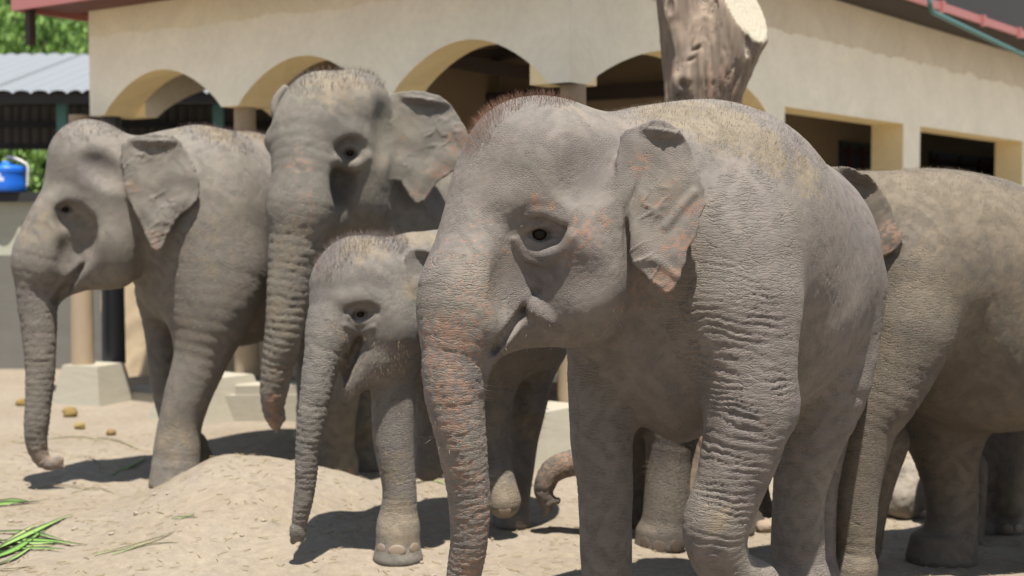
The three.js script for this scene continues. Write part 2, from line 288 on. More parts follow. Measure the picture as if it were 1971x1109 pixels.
const foldMat = new THREE.MeshStandardMaterial({ vertexColors: true, roughness: 0.8, bumpMap: lineBump, bumpScale: 0.0036 });
// box-projected uv in metres: each corner is doubled where the projection turns; two groups, plain hide and ringed hide
function finishSkin(g, fl) {
  const p = g.attributes.position.array, n = g.attributes.normal.array, c = g.attributes.color.array, ix = g.index.array, nt = ix.length / 3;
  const map = new Map(), P2 = [], N2 = [], C2 = [], U2 = [], out = [[], []];
  for (let t = 0; t < nt; t++) {
    const A = ix[t * 3], B = ix[t * 3 + 1], C = ix[t * 3 + 2], ax = Math.abs(n[A * 3] + n[B * 3] + n[C * 3]) , ay = Math.abs(n[A * 3 + 1] + n[B * 3 + 1] + n[C * 3 + 1]), az = Math.abs(n[A * 3 + 2] + n[B * 3 + 2] + n[C * 3 + 2]);
    const d = ay > 1.5 * Math.max(ax, az) ? 1 : ax > az ? 0 : 2, m = fl[A] + fl[B] + fl[C] > 1 ? 1 : 0;
    for (const v of [A, B, C]) {
      const key = v * 3 + d; let i = map.get(key);
      if (i === undefined) { i = P2.length / 3; map.set(key, i); const x = p[v * 3], y = p[v * 3 + 1], z = p[v * 3 + 2]; P2.push(x, y, z); N2.push(n[v * 3], n[v * 3 + 1], n[v * 3 + 2]); C2.push(c[v * 3], c[v * 3 + 1], c[v * 3 + 2]); if (d === 0) U2.push(z, y); else if (d === 1) U2.push(x, z); else U2.push(x, y); }
      out[m].push(i);
    }
  }
  const q = new THREE.BufferGeometry(); for (const [k, a, s] of [['position', P2, 3], ['normal', N2, 3], ['color', C2, 3], ['uv', U2, 2]]) q.setAttribute(k, new THREE.BufferAttribute(new Float32Array(a), s));
  const all = new Uint32Array(out[0].length + out[1].length); all.set(out[0]); all.set(out[1], out[0].length); q.setIndex(new THREE.BufferAttribute(all, 1)); q.addGroup(0, out[0].length, 0); q.addGroup(out[0].length, out[1].length, 1); return q;
}
const hairMats = {};
const eyeMat = new THREE.MeshPhysicalMaterial({ color: new THREE.Color().setRGB(0.012, 0.007, 0.005), roughness: 0.14, specularIntensity: 0.25 });
const nailMat = std([0.2, 0.155, 0.115], 0.6);
const nailDark = std([0.09, 0.066, 0.05], 0.6);
function blobs(S, list) { return list.map(b => ({ p: b[3] === 'p' ? b[0] : S.hit(b[0], b[1]), r: S.R(b[2], 0), w: b[4] ?? 1 })); }
const bsum = (L, x, y, z) => { let m = 0; for (const b of L) { const d = Math.hypot(x - b.p.x, y - b.p.y, z - b.p.z) / b.r; if (d < 1) { const t = 1 - d * d; m = Math.max(m, t * b.w); } } return m; };
function makeShade(S, o) {
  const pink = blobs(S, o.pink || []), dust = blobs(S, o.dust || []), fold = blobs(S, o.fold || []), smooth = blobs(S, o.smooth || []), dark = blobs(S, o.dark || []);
  const wr = o.wr, c0 = o.color, dc = o.dustColor || [0.315, 0.258, 0.185];
  return (x, y, z, nx, ny, nz, tw, s) => {
    let h = 0.007 * fbm(x * 4.5, y * 4.5, z * 4.5, 3) * (1 - tw[4]);
    const m2 = noise(x * 48 + 5, y * 48, z * 48);
    const sm = 1 - 0.8 * bsum(smooth, x, y, z);
    h -= wr.H * sm * sst(0.28, 0.02, cells(x * 34, y * 34, z * 34)) * (tw[3] + tw[2] * 0.5 + tw[5]) * sst(-0.3, 0.3, noise(x * 5, y * 5, z * 5 + 8));
    if (tw[0] > 0.02) {                                            // rings of the trunk
      const ph = s / wr.T[0] + 0.3 * noise(x * 8, y * 5, z * 8) + 0.9 * noise(x * 2.5, y * 2.5, z * 2.5 + 3), k = Math.floor(ph), am = (0.55 + 0.45 * sst(-0.4, 0.4, noise(x * 6 + k * 0.37, y * 5, z * 6))) * (0.7 + 0.6 * hsh(k, 3, 5, 2));
      h -= tw[0] * wr.T[1] * am * (1 - Math.pow(Math.abs(Math.sin(Math.PI * ph)), 0.45));
      const c2 = cells(x * 12 + 4, s * 60 + 0.8 * noise(x * 9, y * 7, z * 9), z * 12); h -= tw[0] * 0.0018 * sst(0.25, 0.02, c2);
    }
    if (tw[1] > 0.02) {                                            // legs
      const ph = y * wr.L[0] * 0.8 + 1.3 * noise(x * 5, y * 5, z * 5) + 0.4 * noise(x * 14, y * 14, z * 14), k = Math.floor(ph);
      h -= tw[1] * wr.L[1] * sst(-0.15, 0.4, noise(x * 8 + k * 0.7, y * 5, z * 8)) * (1 - Math.pow(Math.abs(Math.sin(Math.PI * ph)), 0.5)) * sst(-0.35, 0.3, noise(x * 4 + 3, y * 3, z * 4));
    }
    const fm = bsum(fold, x, y, z);
    if (fm > 0.02) {                                               // loose folds over shoulder and upper leg
      const wv = noise(x * 4, y * 6, z * 4), ph = (y + x * 0.16) * 36 + 1.5 * wv + 0.55 * noise(x * 13, y * 13, z * 13) + 0.25 * m2, k = Math.floor(ph);
      const am = (0.2 + 0.8 * sst(-0.35, 0.25, noise(x * 5 + 0.21 * k, y * 5, z * 5))) * (0.75 + 0.5 * hsh(k, 9, 4, 6));
      h -= Math.min(1, fm * 1.5) * wr.F * am * (1 - Math.pow(Math.abs(Math.sin(Math.PI * ph)), 0.7));
    }
    if (tw[2] > 0.05) { const c = cells(x * 30, y * 9, z * 30); h -= tw[2] * wr.B * sst(0.3, 0.02, c) * (1 - fm); }
    if (tw[4] > 0.1) { const n = noise(x * 13 + y * 6, y * 17 - x * 8, z * 13); h += tw[4] * wr.E * (1 - sst(0, 0.13, Math.abs(n))) * sst(-0.05, 0.3, noise(x * 5, y * 5, z * 5 + 4)); }
    // colour: dry grey hide, pigment-free freckles, dust
    const t = fbm(x * 3.1, y * 3.1, z * 3.1, 3), q = fbm(x * 15 + 4, y * 15, z * 15, 3), mot = noise(x * 90, y * 90, z * 90);
    const b = 1 + 0.3 * t + 0.22 * q + 0.1 * mot + 0.07 * m2;
    let r = c0[0] * b * (1 + 0.06 * q), g = c0[1] * b, bl = c0[2] * b * (1 - 0.12 * t);
    let dm = bsum(dust, x, y, z);
    if (dm > 0) { dm = sst(0.25, 0.8, dm + 0.55 * q + 0.3 * m2 + 0.25 * mot) * 0.85; const bb = 1 + 0.3 * q + 0.18 * mot; r = mix(r, dc[0] * bb, dm); g = mix(g, dc[1] * bb, dm); bl = mix(bl, dc[2] * bb, dm); }
    const kd = bsum(dark, x, y, z);  // eye rims: dark lid skin, with some socket shade painted into the colour
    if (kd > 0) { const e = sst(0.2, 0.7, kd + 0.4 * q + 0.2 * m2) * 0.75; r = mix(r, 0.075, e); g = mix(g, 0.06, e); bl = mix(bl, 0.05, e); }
    let pm = bsum(pink, x, y, z);
    if (pm > 0) { const sp = 1.1 * noise(x * 92 + 3, y * 92, z * 92) + 0.6 * m2 + 0.5 * q; pm = sst(0.0, 0.34, sp + pm * 1.05 - 0.72); r = mix(r, 0.43, pm * 0.85); g = mix(g, 0.265, pm * 0.85); bl = mix(bl, 0.19, pm * 0.85); }
    const K = 0.525; return [h, r * K * 1.015, g * K * 0.985, bl * K * 0.945, (tw[0] + tw[1] + fm > 0.5 + 0.35 * m2) ? 1 : 0];
  };
}
function hairGeo(verts, nrms, origin, list, S) {
  const pos = [], nv = verts.length / 3;
  for (const o of list) {
    const c = o.at ? o.at : null, cand = [];
    const cs = o.c.map(a => ({ p: a[3] === 'p' ? a[0] : S.hit(a[0], a[1]), r: S.R(a[2], 0) }));
    for (let i = 0; i < nv; i++) { const x = verts[i * 3] + origin.x, y = verts[i * 3 + 1] + origin.y, z = verts[i * 3 + 2] + origin.z; if (o.ny !== undefined && nrms[i * 3 + 1] < o.ny) continue; if (o.nyMax !== undefined && nrms[i * 3 + 1] > o.nyMax) continue; for (const b of cs) if (Math.hypot(x - b.p.x, (y - b.p.y) * (o.sy || 1), z - b.p.z) < b.r) { cand.push(i); break; } }
    if (!cand.length) continue;
    for (let q = 0; q < o.n; q++) {
      const i = cand[Math.floor(rnd() * cand.length)], n = V(nrms[i * 3], nrms[i * 3 + 1], nrms[i * 3 + 2]).normalize(), L = rr(o.len[0], o.len[1]);
      const p0 = V(verts[i * 3] + rr(-0.004, 0.004), verts[i * 3 + 1], verts[i * 3 + 2] + rr(-0.004, 0.004)).addScaledVector(n, -0.004);
      const dir = n.clone().multiplyScalar(0.7).add(V(rr(-0.35, 0.35) + (o.lean ? o.lean[0] : 0), (o.up ?? 0.4) + rr(-0.2, 0.2), rr(-0.35, 0.35))).normalize();
      const bend = V(rr(-0.4, 0.4), o.droop ?? -0.15, rr(-0.4, 0.4)).multiplyScalar(L * 0.45);
      const p1 = p0.clone().addScaledVector(dir, L * 0.5), p2 = p0.clone().addScaledVector(dir, L).add(bend), w = (o.w || 0.0011);
      const a = V().crossVectors(dir, V(0.3, 0.2, 1)).normalize(), b = V().crossVectors(dir, a);
      const ring = (p, r) => [0, 1, 2].map(k => p.clone().addScaledVector(a, Math.cos(k * 2.094) * r).addScaledVector(b, Math.sin(k * 2.094) * r));
      const A = ring(p0, w), B = ring(p1, w * 0.8);
      for (let k = 0; k < 3; k++) { const k2 = (k + 1) % 3; for (const v of [A[k], A[k2], B[k2], A[k], B[k2], B[k], B[k], B[k2], p2]) pos.push(v.x, v.y, v.z); }
    }
  }
  const g = new THREE.BufferGeometry(); g.setAttribute('position', new THREE.BufferAttribute(new Float32Array(pos), 3)); g.computeVertexNormals(); return g;
}
function nail(parent, S, px, py, w, h, origin, mat) {                 // a toenail half sunk in the foot
  const p = S.hit(px, py), n = p.n; const g = new THREE.SphereGeometry(1, 14, 10); const sc = S.R(1, 0);
  g.scale(w * sc / 2, h * sc / 2, 0.0055); const m = part('toenail', g, mat || nailMat, parent); m.position.copy(p).sub(origin).addScaledVector(n, -0.0035); m.quaternion.setFromUnitVectors(V(0, 0, 1), n.clone().setY(n.y * 0.5).normalize()); return m;
}
function eyeball(parent, S, p, r, origin) { const m = part('eye', new THREE.SphereGeometry(r, 20, 14), eyeMat, parent); m.position.copy(p).sub(origin); return m; }
function elephant(o) {
  const S = o.S, base = P(o.base[0], 600, o.base[1]); base.y = gh(base.x, o.base[1]);
  const t = thing('elephant', base, o.label, o.cat || 'elephant', o.group);
  const g = S.mesh(o.cell, makeShade(S, o), base); delete g.userData.x;
  const sn = g.userData.sn; part('body', finishSkin(g, g.userData.fl), [hideMat, foldMat], t);
  if (o.hair) for (const hs of o.hair) { const key = hs.col.join(); hairMats[key] ||= new THREE.MeshStandardMaterial({ color: new THREE.Color().setRGB(...hs.col.map(c => c * 0.65)), roughness: 0.7, side: THREE.DoubleSide }); part('hair', hairGeo(g.attributes.position.array, sn, base, hs.list, S), hairMats[key], t); }
  if (o.after) o.after(t, base);
  console.log(t.name, g.index.count / 3 | 0, 'triangles');
  return t;
}
function ground(px, d) { const p = P(px, 600, d); p.y = gh(p.x, d); return p; }
const q8 = Number(globalThis.QUALITY || 1);


/* ---------------------------------------------------------------- the pavilion with scalloped arches */
const box = (w, h, d, x = 0, y = 0, z = 0) => new THREE.BoxGeometry(w, h, d).translate(x, y, z);
function plaster(base, stainTone, n = 512) {
  return tex(n, (u, v) => { const t = tn(u, v, 7, 1) + 0.6 * tn(u, v, 19, 4), f = tn(u, v, 60, 2), b = 1 + 0.03 * t + 0.025 * f + 0.03 * (rnd() - 0.5), m = sst(0.25, 0.8, tn(u, v, 9, 8) + 0.5 * tn(u, v, 31, 3)) * 0.18; return [0, 1, 2].map(c => mix(base[c] * b, stainTone[c], m)); }, true);
}
const M = {
  wall: new THREE.MeshStandardMaterial({ map: plaster([0.96, 0.925, 0.84], [0.92, 0.87, 0.76]), roughness: 0.92, vertexColors: true }),
  ochre: new THREE.MeshStandardMaterial({ map: plaster([0.96, 0.88, 0.69], [0.91, 0.81, 0.6]), roughness: 0.9 }),
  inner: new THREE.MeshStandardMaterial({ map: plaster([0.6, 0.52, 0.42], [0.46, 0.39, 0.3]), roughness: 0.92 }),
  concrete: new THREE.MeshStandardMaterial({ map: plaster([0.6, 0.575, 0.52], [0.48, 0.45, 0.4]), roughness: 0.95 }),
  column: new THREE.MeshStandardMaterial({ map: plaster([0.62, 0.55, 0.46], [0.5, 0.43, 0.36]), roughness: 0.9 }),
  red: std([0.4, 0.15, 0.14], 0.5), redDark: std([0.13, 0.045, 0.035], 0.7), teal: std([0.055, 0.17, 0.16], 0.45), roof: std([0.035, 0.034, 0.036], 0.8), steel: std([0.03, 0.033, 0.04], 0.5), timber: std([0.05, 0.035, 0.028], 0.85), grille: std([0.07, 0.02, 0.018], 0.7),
};
const AX = Math.atan2(0.588, 0.809);                                 // left wall runs away to the left
const bld = thing('pavilion', V(0.37, 0, -9.05), 'cream walled pavilion with scalloped arches and a maroon eaves board behind the elephants', 'building');
const frameL = new THREE.Group(), frameR = new THREE.Group();
// wall frames: local x along the wall (away from the corner), y up, z outwards to the yard
const mL = new THREE.Matrix4().makeBasis(V(-0.809, 0, -0.588), V(0, 1, 0), V(-0.588, 0, 0.809)), mR = new THREE.Matrix4().makeBasis(V(0.607, 0, -0.794), V(0, 1, 0), V(0.794, 0, 0.607));
const on = (m, g) => { g.applyMatrix4(m); if (m.determinant() < 0) { const ix = g.index; if (ix) for (let i = 0; i < ix.count; i += 3) { const a = ix.getX(i); ix.setX(i, ix.getX(i + 2)); ix.setX(i + 2, a); } else { for (const k of Object.keys(g.attributes)) { const at = g.attributes[k], n = at.itemSize; for (let i = 0; i < at.count; i += 3) for (let c = 0; c < n; c++) { const a = at.array[i * n + c]; at.array[i * n + c] = at.array[(i + 2) * n + c]; at.array[(i + 2) * n + c] = a; } } } g.computeVertexNormals(); } return g; };
const SPR = 2.405, TOP = 3.3, RISE = 0.335, TH = 0.32;
function arc(path, x0, x1) { const n = 20; for (let i = 1; i < n; i++) { const t = i / n; path.push([mix(x0, x1, t), SPR + RISE * Math.pow(Math.sin(t * Math.PI), 0.82)]); } }
// the sheet of a wall with its lower edge as drawn, thickened; front and reveal are separate materials
function wallSheet(edge, len, m, th = TH, top = TOP, zOff = 0) {
  const s = new THREE.Shape(); s.moveTo(edge[0][0], edge[0][1]); for (const p of edge.slice(1)) s.lineTo(p[0], p[1]); s.lineTo(len, top); s.lineTo(edge[0][0], top); s.closePath();
  const g = new THREE.ExtrudeGeometry(s, { depth: th, bevelEnabled: false, curveSegments: 1 }).translate(0, 0, -th + zOff);
  const p = g.attributes.position, c = new Float32Array(p.count * 3), uv = g.attributes.uv; c.fill(1); g.setAttribute('color', new THREE.BufferAttribute(c, 3));
  for (let i = 0; i < uv.count; i++) uv.setXY(i, uv.getX(i) * 0.35, uv.getY(i) * 0.35);
  return on(m, g);
}
const A3 = [0.165, 1.503], A2 = [1.70, 3.066], A1 = [3.253, 4.683];
{
  const e = [[0, SPR], [A3[0], SPR]]; arc(e, ...A3); e.push([A3[1], SPR], [A2[0], SPR]); arc(e, ...A2); e.push([A2[1], SPR], [A1[0], SPR]); arc(e, ...A1); e.push([A1[1], SPR], [4.87, SPR]);
  part('wall', wallSheet(e, 4.87, mL), [M.wall, M.ochre], bld);
  const r = [[0.002, SPR], [0.206, SPR]]; arc(r, 0.206, 2.7); r.push([2.7, SPR], [2.7, -0.2], [3.05, -0.2], [3.05, 2.45], [5.55, 2.45], [5.55, -0.2], [5.98, -0.2], [5.98, 2.45], [9.14, 2.45], [9.14, -0.2], [18, -0.2]);
  part('wall', wallSheet(r, 18, mR, TH, 3.43), [M.wall, M.ochre], bld);
  // end wall on the left, with one arch
  const mE = mL.clone().setPosition(V(0, 0, 0)); const end = new THREE.Matrix4().makeBasis(V(0.588, 0, -0.809), V(0, 1, 0), V(-0.809, 0, -0.588)).setPosition(V(-0.809 * 4.868, 0, -0.588 * 4.868));
  const ee = [[0.322, SPR], [0.45, SPR]]; arc(ee, 0.45, 2.3); ee.push([2.3, SPR], [2.45, SPR]); arc(ee, 2.45, 4.3); ee.push([4.3, SPR], [4.5, SPR]); part('wall', wallSheet(ee, 4.5, end, TH, TOP, 0), [M.wall, M.ochre], bld);
}
// uneven old paint: a faded ochre band left along the top of the walls
function band(len, m, x0, seedN, top = TOP) {
  const n = Math.ceil(len / 0.02), pos = [], idx = [];
  for (let i = 0; i <= n; i++) { const x = x0 + (len - x0) * i / n, y = 3.06 + 0.05 * fbm(x * 2.1, seedN, 1, 3) * 2 + 0.02 * noise(x * 9, seedN, 2) + 0.008 * noise(x * 40, seedN, 3); pos.push(x, y, 0.004, x, top - 0.002, 0.004); if (i < n) { const a = i * 2; idx.push(a, a + 2, a + 1, a + 1, a + 2, a + 3); } }
  const g = new THREE.BufferGeometry(); g.setAttribute('position', new THREE.Float32BufferAttribute(pos, 3)); g.setAttribute('uv', new THREE.Float32BufferAttribute(pos.filter((_, i) => i % 3 < 2).map(v => v * 0.4), 2)); g.setIndex(idx); g.computeVertexNormals(); return on(m, g);
}
const bandMat = new THREE.MeshStandardMaterial({ map: plaster([0.93, 0.885, 0.77], [0.91, 0.85, 0.71]), roughness: 0.92 });
part('old_paint', band(4.86, mL, 0.05, 4), bandMat, bld, 'ochre old paint showing above the cream coat');
part('old_paint', band(17.9, mR, 0.05, 9, 3.43), new THREE.MeshStandardMaterial({ map: plaster([0.87, 0.82, 0.73], [0.78, 0.71, 0.6]), roughness: 0.95 }), bld, 'grimy brown old paint under the eaves');
// columns, pedestals
const pedGeo = (() => { const g = new THREE.CylinderGeometry(0.34, 0.47, 0.34, 4, 1).rotateY(Math.PI / 4); const q = g.toNonIndexed(); q.computeVertexNormals(); return q; })();
[0.08, 1.6, 3.16, 4.8].forEach((t, i) => {
  const q = V(t, 0, -TH / 2).applyMatrix4(mL);
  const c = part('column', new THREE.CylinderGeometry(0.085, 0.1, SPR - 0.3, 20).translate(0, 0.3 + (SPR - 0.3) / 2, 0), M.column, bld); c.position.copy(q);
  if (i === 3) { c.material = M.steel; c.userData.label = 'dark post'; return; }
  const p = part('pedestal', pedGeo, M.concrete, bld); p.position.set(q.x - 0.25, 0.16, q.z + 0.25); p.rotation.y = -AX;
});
// seen left: a squared pier in two halves standing on its pedestal
{ const q = P(180, 700, 11.75).sub(bld.position); const ped = part('pedestal', pedGeo, M.concrete, bld); ped.position.set(q.x, 0.15, q.z); ped.scale.set(0.74, 1, 0.74); ped.rotation.y = -AX + 0.25;
  const a = part('column', new THREE.CylinderGeometry(0.085, 0.095, 2.1, 16).translate(0, 1.35, 0), M.column, bld); a.position.set(q.x - 0.085, 0, q.z + 0.02);
}
// floor kerb, steps
part('plinth', on(mL, box(5.0, 0.07, 0.4, 2.4, 0.035, -0.35)), M.concrete, bld);
part('plinth', on(mR, box(18, 0.14, 0.5, 9, 0.068, -0.254)), M.concrete, bld);
{ const q = P(515, 800, 10.75).sub(bld.position); const s = part('step', box(0.62, 0.2, 0.34), M.concrete, bld); s.position.set(q.x, 0.1, q.z); s.rotation.y = 0.1; const s2 = part('step', box(0.5, 0.07, 0.3), M.concrete, bld); s2.position.set(q.x + 0.02, 0.235, q.z); s2.rotation.y = 0.1; }
// inside: partitions, rails, roof
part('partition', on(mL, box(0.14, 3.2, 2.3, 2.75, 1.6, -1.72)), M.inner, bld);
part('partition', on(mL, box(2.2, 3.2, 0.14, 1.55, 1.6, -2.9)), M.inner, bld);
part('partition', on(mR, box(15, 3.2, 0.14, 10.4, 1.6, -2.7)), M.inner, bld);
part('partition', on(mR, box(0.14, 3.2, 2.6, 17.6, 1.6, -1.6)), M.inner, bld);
part('beam', on(mL, box(2.2, 0.09, 0.1, 1.5, 2.86, -1.6)), M.timber, bld); part('beam', on(mL, box(2.2, 0.12, 0.1, 1.6, 2.62, -2.7)), M.timber, bld);
part('beam', on(mR, box(2.6, 0.1, 0.1, 1.5, 2.75, -1.8)), M.timber, bld);
for (const [x0, x1] of [[9.9, 11.6], [13.1, 16.3]]) { const w = x1 - x0; part('opening_shade_panel', on(mR, box(w, 1.1, 0.05, (x0 + x1) / 2, 2.03, -2.605)), M.steel, bld); for (const y of [1.7, 1.95, 2.2, 2.45]) part('rail', on(mR, box(w - 0.1, 0.045, 0.04, (x0 + x1) / 2, y, -2.56)), M.grille, bld); for (let k = 0; k < 4; k++) part('rail', on(mR, box(0.05, 1.0, 0.03, x0 + 0.2 + k * (w - 0.4) / 3, 2.03, -2.565)), M.grille, bld); }  // solid dark panel painted as the shade beyond the grille, no real hole
{ // hipped roof slabs with an overhang, eaves boards and gutter
  const slab = (m, x0, x1, oh, depth, rise, name = 'roof', TP = TOP) => { const g = new THREE.BufferGeometry(), pos = []; const q = (x, y, z) => V(x, y, z).applyMatrix4(m); const a = q(x0, TP + 0.03, oh), b = q(x1, TP + 0.03, oh), c = q(x1, TP + 0.03 + rise, -depth), d = q(x0, TP + 0.03 + rise, -depth), up = V(0, 0.1, 0); const f = (a, b, c, d) => { for (const v of [a, b, c, a, c, d]) pos.push(v.x, v.y, v.z); }; const A = a.clone().add(up), B = b.clone().add(up), C = c.clone().add(up), D = d.clone().add(up); f(a, b, c, d); f(D, C, B, A); f(a, A, B, b); f(b, B, C, c); f(c, C, D, d); f(d, D, A, a); g.setAttribute('position', new THREE.Float32BufferAttribute(pos, 3)); g.computeVertexNormals(); return part(name, g, M.roof, bld); };
  slab(mL, -0.35, 5.15, 0.5, 4.6, 1.1); slab(mR, -0.1, 18.6, 0.44, 4.6, 0.95, 'roof', 3.43);
  part('eaves_board', on(mL, box(5.6, 0.26, 0.035, 2.37, 3.38, 0.52)), M.red, bld);
  part('eaves_board', on(mL, box(0.035, 0.26, 4.5, 5.17, 3.38, -1.75)), M.red, bld);
  part('rafter', on(mL, box(0.06, 0.3, 0.06, 5.05, 3.12, 0.44)), M.timber, bld);
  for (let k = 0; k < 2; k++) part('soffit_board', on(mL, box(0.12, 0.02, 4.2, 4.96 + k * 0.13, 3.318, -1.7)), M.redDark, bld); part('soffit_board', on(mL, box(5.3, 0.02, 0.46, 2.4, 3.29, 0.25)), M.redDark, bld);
  part('eaves_board', on(mR, box(18.6, 0.075, 0.035, 9.2, 3.478, 0.465)), M.red, bld);
  for (let k = 0; k < 14; k++) { part('gutter_bracket', on(mR, box(0.05, 0.11, 0.04, 4.1 + k * 1.1, 3.47, 0.495)), M.red, bld); }
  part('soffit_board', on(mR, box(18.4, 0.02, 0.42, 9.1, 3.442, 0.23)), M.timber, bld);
  part('roof_edge', on(mR, box(18.6, 0.7, 0.05, 9.2, 3.88, 0.4)), M.roof, bld);
  const pipe = pts => { const c = new THREE.CatmullRomCurve3(pts.map(p => V(...p).applyMatrix4(mR)), false, 'catmullrom', 0.02); return new THREE.TubeGeometry(c, 60, 0.023, 10); };
  part('drainpipe', pipe([[4.75, 3.62, 0.55], [4.75, 3.44, 0.55], [4.85, 3.38, 0.53], [7, 3.3, 0.46], [9.6, 3.2, 0.4]]), M.teal, bld, 'teal drainpipe slung under the eaves');
}
/* beige yard wall seen behind the left elephant's legs */
{ const t = thing('yard_wall', P(330, 730, 13.9).setY(0), 'rough beige plastered low wall behind the left elephant', 'wall'); part('wall', (() => { const g = new THREE.BoxGeometry(2.6, 1.6, 0.3, 60, 30, 2).translate(0.66, 0.75, 0); const p = g.attributes.position; for (let i = 0; i < p.count; i++) { const n = fbm(p.getX(i) * 4, p.getY(i) * 4, p.getZ(i) * 4); p.setZ(i, p.getZ(i) + n * 0.05); p.setX(i, p.getX(i) + (p.getX(i) < -0.6 ? n * 0.05 : 0)); } g.computeVertexNormals(); return g; })(), new THREE.MeshStandardMaterial({ map: plaster([0.74, 0.66, 0.55], [0.6, 0.52, 0.42]), roughness: 0.95 }), t); }

/* ---------------------------------------------------------------- the open shed behind, left */
{
  const D = 14.5, L = P(-330, 430, D).x, R = P(660, 430, D).x, w = R - L, t = thing('open_shed', V((L + R) / 2, 0, -D), 'long open shed with a white corrugated metal roof behind the left elephant', 'shed');
  const corr = (w, h, n, amp) => { const g = new THREE.PlaneGeometry(w, h, n * 6, 1), p = g.attributes.position; for (let i = 0; i < p.count; i++) p.setZ(i, amp * Math.pow(Math.abs(Math.sin(p.getX(i) / w * n * Math.PI)), 0.5)); g.computeVertexNormals(); return g; };
  const sheet = std([0.185, 0.195, 0.21], 0.5), clad = std([0.1, 0.092, 0.085], 0.7), blk = std([0.02, 0.02, 0.022], 0.7), light = new THREE.MeshStandardMaterial({ map: plaster([0.66, 0.66, 0.6], [0.5, 0.48, 0.42]), roughness: 0.9 }), grey = new THREE.MeshStandardMaterial({ map: plaster([0.42, 0.41, 0.39], [0.34, 0.33, 0.31]), roughness: 0.9 });
  const nSheet = Math.round(w / 0.9);
  for (let k = 0; k < nSheet; k++) { const m = part('roof_sheet', corr(w / nSheet + 0.03, 3.3, 5, 0.035), sheet, t); m.position.set(-w / 2 + (k + 0.5) * w / nSheet, 3.18 + (k % 2) * 0.006, -1.3); m.rotation.x = -Math.PI / 2 + 0.23; }
  part('beam', box(w, 0.09, 0.12, 0, 2.76, 0.2), blk, t);
  const nc = Math.round(w / 1.1); for (let k = 0; k < nc; k++) { const m = part('cladding_sheet', corr(w / nc + 0.02, 0.72, 9, 0.02), clad, t); m.position.set(-w / 2 + (k + 0.5) * w / nc, 2.77, -2.6 + (k % 2) * 0.005); }
  for (const [y, z] of [[2.95, -2.45], [2.69, -2.45], [2.42, -2.4]]) part('purlin', box(w, 0.07, 0.08, 0, y, z), blk, t);
  part('ledge', box(w, 0.1, 0.3, 0, 1.77, 0), blk, t); part('wall', box(w, 0.55, 0.18, 0, 1.447, -0.02), light, t, 'pale upper wall'); part('wall', box(w, 1.17, 0.22, 0, 0.585, -0.01), grey, t, 'dark grey lower wall');
  for (const px of [120, -160, 420]) part('post', box(0.1, 1.0, 0.1, P(px, 430, D).x - t.position.x, 2.32, -0.06), M.teal, t, 'teal steel post');
  for (const px of [-200, 260, 600]) part('post', box(0.1, 0.5, 0.1, P(px, 430, 17).x - t.position.x, 2.07, -2.6), blk, t);
}
{ // blue drum on the ledge with its pipe
  const b = P(14, 375, 14.45), t = thing('blue_drum', V(b.x, 1.822, b.z), 'blue plastic drum with a pale printed mark on the shed ledge', 'drum');
  const pr = [[0, 0], [0.185, 0], [0.2, 0.02], [0.2, 0.09], [0.193, 0.1], [0.193, 0.19], [0.2, 0.2], [0.2, 0.24], [0.185, 0.262], [0.06, 0.282], [0.055, 0.31], [0, 0.31]].map(p => new THREE.Vector2(...p));
  part('drum_body', new THREE.LatheGeometry(pr, 40), new THREE.MeshPhysicalMaterial({ color: new THREE.Color().setRGB(0.012, 0.13, 0.62), roughness: 0.35 }), t);
  const mk = std([0.55, 0.62, 0.8], 0.6); const arcg = (y0, y1, a, r) => new THREE.CylinderGeometry(r, r, y1 - y0, 12, 1, true, a - 0.2, 0.4).translate(0, (y0 + y1) / 2, 0);
  part('printed_mark', mergeGeometries([new THREE.CylinderGeometry(0.195, 0.195, 0.04, 14, 1, true, -0.32, 0.5).translate(0, 0.125, 0), new THREE.CylinderGeometry(0.195, 0.195, 0.04, 10, 1, true, -0.17, 0.2).translate(0, 0.165, 0)]), mk, t);
  part('tap', new THREE.TubeGeometry(new THREE.CatmullRomCurve3([V(0, 0.31, 0), V(0.02, 0.36, 0.02), V(0.2, 0.3, 0.08), V(0.235, 0.27, 0.08), V(0.235, 0.06, 0.08)]), 30, 0.013, 8), std([0.6, 0.58, 0.55], 0.5), t);
}
